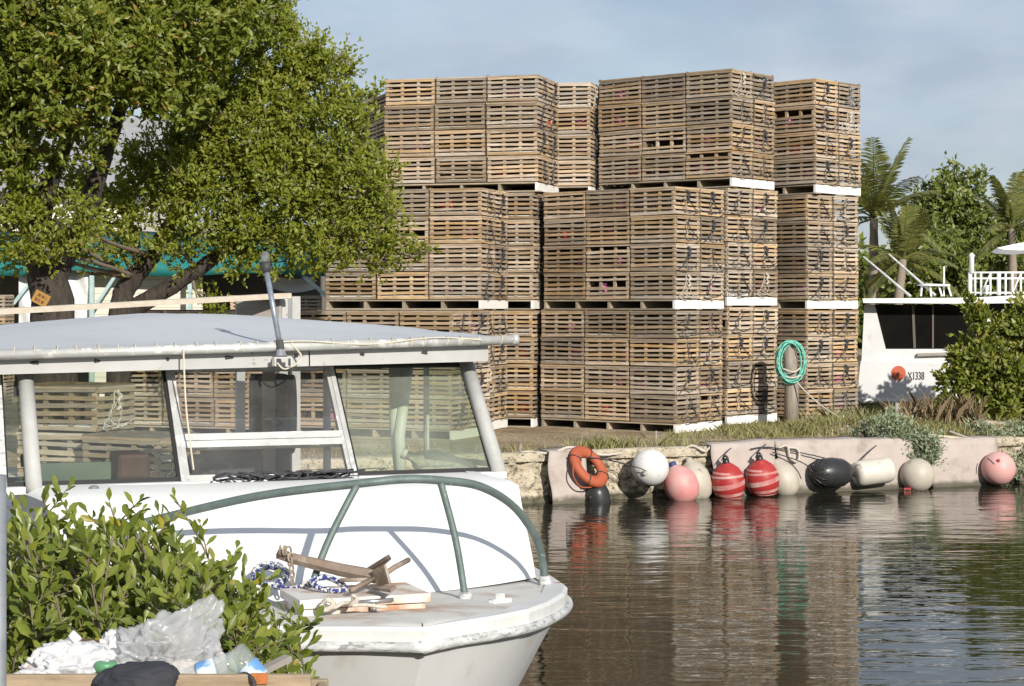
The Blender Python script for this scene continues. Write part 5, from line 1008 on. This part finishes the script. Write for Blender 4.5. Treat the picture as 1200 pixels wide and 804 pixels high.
# bin
YB = 4.85; zt = CZ - 431 * YB / F
M['binwood'] = pmat('bin_wood', (.40,.31,.21), (.24,.18,.12), 5, (1.5,9,9), .85, .4)
xa, xb = P(-10, 0, YB).x, P(364, 0, YB).x
binn = thing('wooden_bin', 'open wooden bin of rough boards overflowing with rubbish below the bush', 'bin', ((xa + xb) / 2, YB, .95)); bl_ = binn.location
def bb(nm, lo, hi): m = MB(); m.box([lo[i] - bl_[i] for i in range(3)], [hi[i] - bl_[i] for i in range(3)]); return m.build(nm, M['binwood'], binn, bevel=.004)
for k in range(4):
    z1 = zt - .115 * k; z0 = z1 - .108; bb('board', (xa + .002 * k, YB, z0), (xb - .006 * (k % 2), YB + .022, z1))
    bb('board', (xa, YB + .45, z0 - .1), (xb, YB + .472, z1 - .1)); bb('board', (xb - .024, YB + .024, z0 - .1), (xb - .002, YB + .448, z1 - .104)); bb('board', (xa + .002, YB + .024, z0 - .1), (xa + .024, YB + .448, z1 - .104))
bb('bin_floor', (xa + .025, YB + .03, .955), (xb - .026, YB + .44, .975))
from mathutils import noise as mnoise
def crumple(name, lab, cat, c, rad, amp, mat, seed, sub=4, smooth=False, peak=None, freq=2.2):
    bm = bmesh.new(); bmesh.ops.create_icosphere(bm, subdivisions=sub, radius=1)
    for v in bm.verts:
        d = v.co.normalized(); q = d * freq + Vector((seed * 3.1, seed, -seed)); q = q + .35 * Vector((mnoise.noise(q * 1.3), mnoise.noise(q * 1.3 + Vector((7, 1, 2))), mnoise.noise(q * 1.3 + Vector((1, 9, 4))))); n_ = sum((1 - abs(mnoise.noise(q * f)) * 2.2) * a for f, a in ((.7, .8), (1.5, .5), (3.0, .20), (6.0, .06)))
        r = 1 + amp * (n_ - .75) * .62; p = d * r
        if peak is not None: w_ = max(0, d.dot(peak.normalized())) ** 6; p += peak * w_
        v.co = Vector((p.x * rad[0], p.y * rad[1], max(p.z, -.55) * rad[2]))
    me = bpy.data.meshes.new(name); bm.to_mesh(me); bm.free(); me.materials.append(mat)
    if smooth: me.polygons.foreach_set('use_smooth', [True] * len(me.polygons))
    o = link(name, me); o.location = c; return tag(o, lab, cat)
def filmmat(name, c, alpha, rough=.25):
    m, t = newmat(name); lk = t.links.new; out = nd(t, 'ShaderNodeOutputMaterial'); b = nd(t, 'ShaderNodeBsdfPrincipled'); b.inputs['Base Color'].default_value = (*c, 1); b.inputs['Roughness'].default_value = rough; tr = nd(t, 'ShaderNodeBsdfTransparent'); tl = nd(t, 'ShaderNodeBsdfTranslucent'); tl.inputs[0].default_value = (*c, 1)
    m1 = nd(t, 'ShaderNodeMixShader'); m1.inputs[0].default_value = .3; m2 = nd(t, 'ShaderNodeMixShader'); m2.inputs[0].default_value = alpha; lk(b.outputs[0], m1.inputs[1]); lk(tl.outputs[0], m1.inputs[2]); lk(tr.outputs[0], m2.inputs[1]); lk(m1.outputs[0], m2.inputs[2]); lk(m2.outputs[0], out.inputs['Surface']); return m
M['film'] = filmmat('clear_bag_film', (.62,.63,.64), .50); M['whitebag'] = filmmat('white_bag_film', (.80,.80,.81), .93, .4); M['cloth'] = pmat('grey_cloth', (.46,.44,.42), (.38,.36,.34), 6, rough=.95, bump=.3); M['darkcloth'] = pmat('dark_cloth', (.022,.024,.032), (.04,.042,.05), 6, rough=.8)
crumple('clear_bag', 'translucent grey plastic bag with a raised peak on the rubbish heap', 'plastic bag', P(186, 775, 5.06), (.125, .10, .095), .75, M['film'], 1.3, 6, True, Vector((.55, .0, .75)))
crumple('cloth_bag', 'pale grey crumpled cloth slumped behind the water bottles', 'cloth', P(226, 778, 5.16), (.085, .06, .10), .28, M['cloth'], 4.2, 5, True, Vector((-.1, .0, .30)), 1.6)
crumple('white_bag', 'large white plastic bag spread beside the green-lidded jar', 'plastic bag', P(88, 788, 5.0), (.125, .10, .075), .5, M['whitebag'], 7.7, 6, True)
crumple('white_bag', 'small crumpled white bag standing up behind the large white one', 'plastic bag', P(136, 766, 5.1), (.05, .05, .058), .5, M['whitebag'], 9.1, 5, True)
crumple('dark_cloth', 'black cloth draped over the front board of the bin', 'cloth', P(158, 803, 4.86), (.105, .07, .055), .22, M['darkcloth'], 2.9, 5, True, Vector((.2, 0, .2)), 1.8)
crumple('grey_rag', 'dirty grey rag lying between the bags and bottles', 'cloth', P(214, 791, 4.96), (.075, .05, .040), .35, M['cloth'], 5.5, 5, True, None, 2.5)
crumple('white_paper', 'scrap of white paper lying low in front of the white bag', 'paper', P(40, 800, 4.9), (.06, .04, .03), .7, M['whitebag'], 12.1, 5, True)
crumple('brown_card', 'dark brown scrap of card behind the white bag', 'card', P(98, 757, 5.2), (.07, .04, .018), .4, pmat('brown_card', (.16,.10,.06), (.06,.045,.035), 8, rough=.8), 6.4, 3)
crumple('rubbish_heap', 'mixed grey rubbish filling the bin beneath the bags', 'rubbish', P(175, 826, 5.07), (.36, .17, .08), .35, M['cloth'], 3.3, 4, True)
M['pet'] = filmmat('clear_bottle_plastic', (.62,.68,.66), .30, .08); M['label'] = pmat('blue_label', (.12,.28,.55), (.65,.70,.75), 16, rough=.4, lo=.45, hi=.55)
def bottle(lab, px, py, Y, ax, sc=1.0, labm=None, capm=None):
    t = thing('plastic_bottle', lab, 'bottle', P(px, py, Y), 0, 'plastic bottles in the bin'); A = axis_m(ax) @ Matrix.Scale(sc, 4); m = MB(); rib = []
    for k in range(12): rib.append((.0325 - .0015 * (k % 2), -.05 + k * .008))
    m.lathe([(.004,-.10),(.026,-.10),(.0325,-.092),(.0325,-.055)] + rib + [(.032,.05),(.026,.07),(.014,.09),(.0125,.10),(.0125,.112),(.003,.112)], 20, A); m.build('bottle', M['pet'], t, smooth=True)
    m = MB(); m.lathe([(.0331,-.045),(.0335,-.043),(.0335,.0),(.0331,.002)], 20, A); m.build('label', labm or M['label'], t, smooth=True)
    if capm: m = MB(); m.lathe([(.004,.10),(.0155,.10),(.0155,.12),(.004,.12)], 14, A); m.build('cap', capm, t, smooth=True)
bottle('clear ribbed bottle with blue label leaning upside at the bin corner', 302, 796, 4.97, (.62, -.1, -.70), 1.0)
bottle('clear water bottle lying with its blue label near the grey rag', 234, 791, 4.94, (-.90, -.1, -.30), .98)
bottle('green-tinted bottle with white cap lying beside the white bag', 50, 785, 4.98, (.68, .2, .70), 1.05, pmat('red_label', (.5,.22,.12), (.7,.62,.55), 18, rough=.4), M['white_paint'])
jar = thing('jar', 'squat pale jar with a green lid standing among the rubbish', 'jar', P(124, 803, 4.93)); m = MB(); m.lathe([(.004,-.06),(.027,-.06),(.0285,-.05),(.0285,.035),(.004,.035)], 20); m.build('body', pmat('jar_body', (.62,.66,.58), (.5,.56,.5), 9, rough=.4), jar, smooth=True); m = MB(); m.lathe([(.004,.035),(.0295,.035),(.0295,.056),(.027,.06),(.004,.06)], 20); m.build('lid', pmat('green_lid', (.10,.28,.14), rough=.4), jar, smooth=True)
m = MB(); m.tube(wig([P(280, 791, 4.92), P(288, 790, 4.88), P(296, 796, 4.835), P(299, 812, 4.83), P(300, 840, 4.83)], 6, .001), .0055, 7); tag(m.build('black_rope', M['rope_black'], smooth=True), 'black rope hanging over the front board of the bin', 'rope')
m = MB(); c = P(304, 797, YB - .006); m.box((c.x - .02, c.y - .003, c.z - .010), (c.x + .02, c.y + .002, c.z + .018)); tag(m.build('orange_tag', pmat('orange_tag', (.50,.16,.04), (.25,.10,.04), 40, rough=.7)), 'small orange tag tacked to the bin front beside the black rope', 'tag')
m = MB(); m.beam(P(304, 788, 5.05), P(338, 771, 5.12), .03, .016); tag(m.build('wood_offcut', M['ply']), 'grey wood offcut poking out past the bottles', 'offcut')
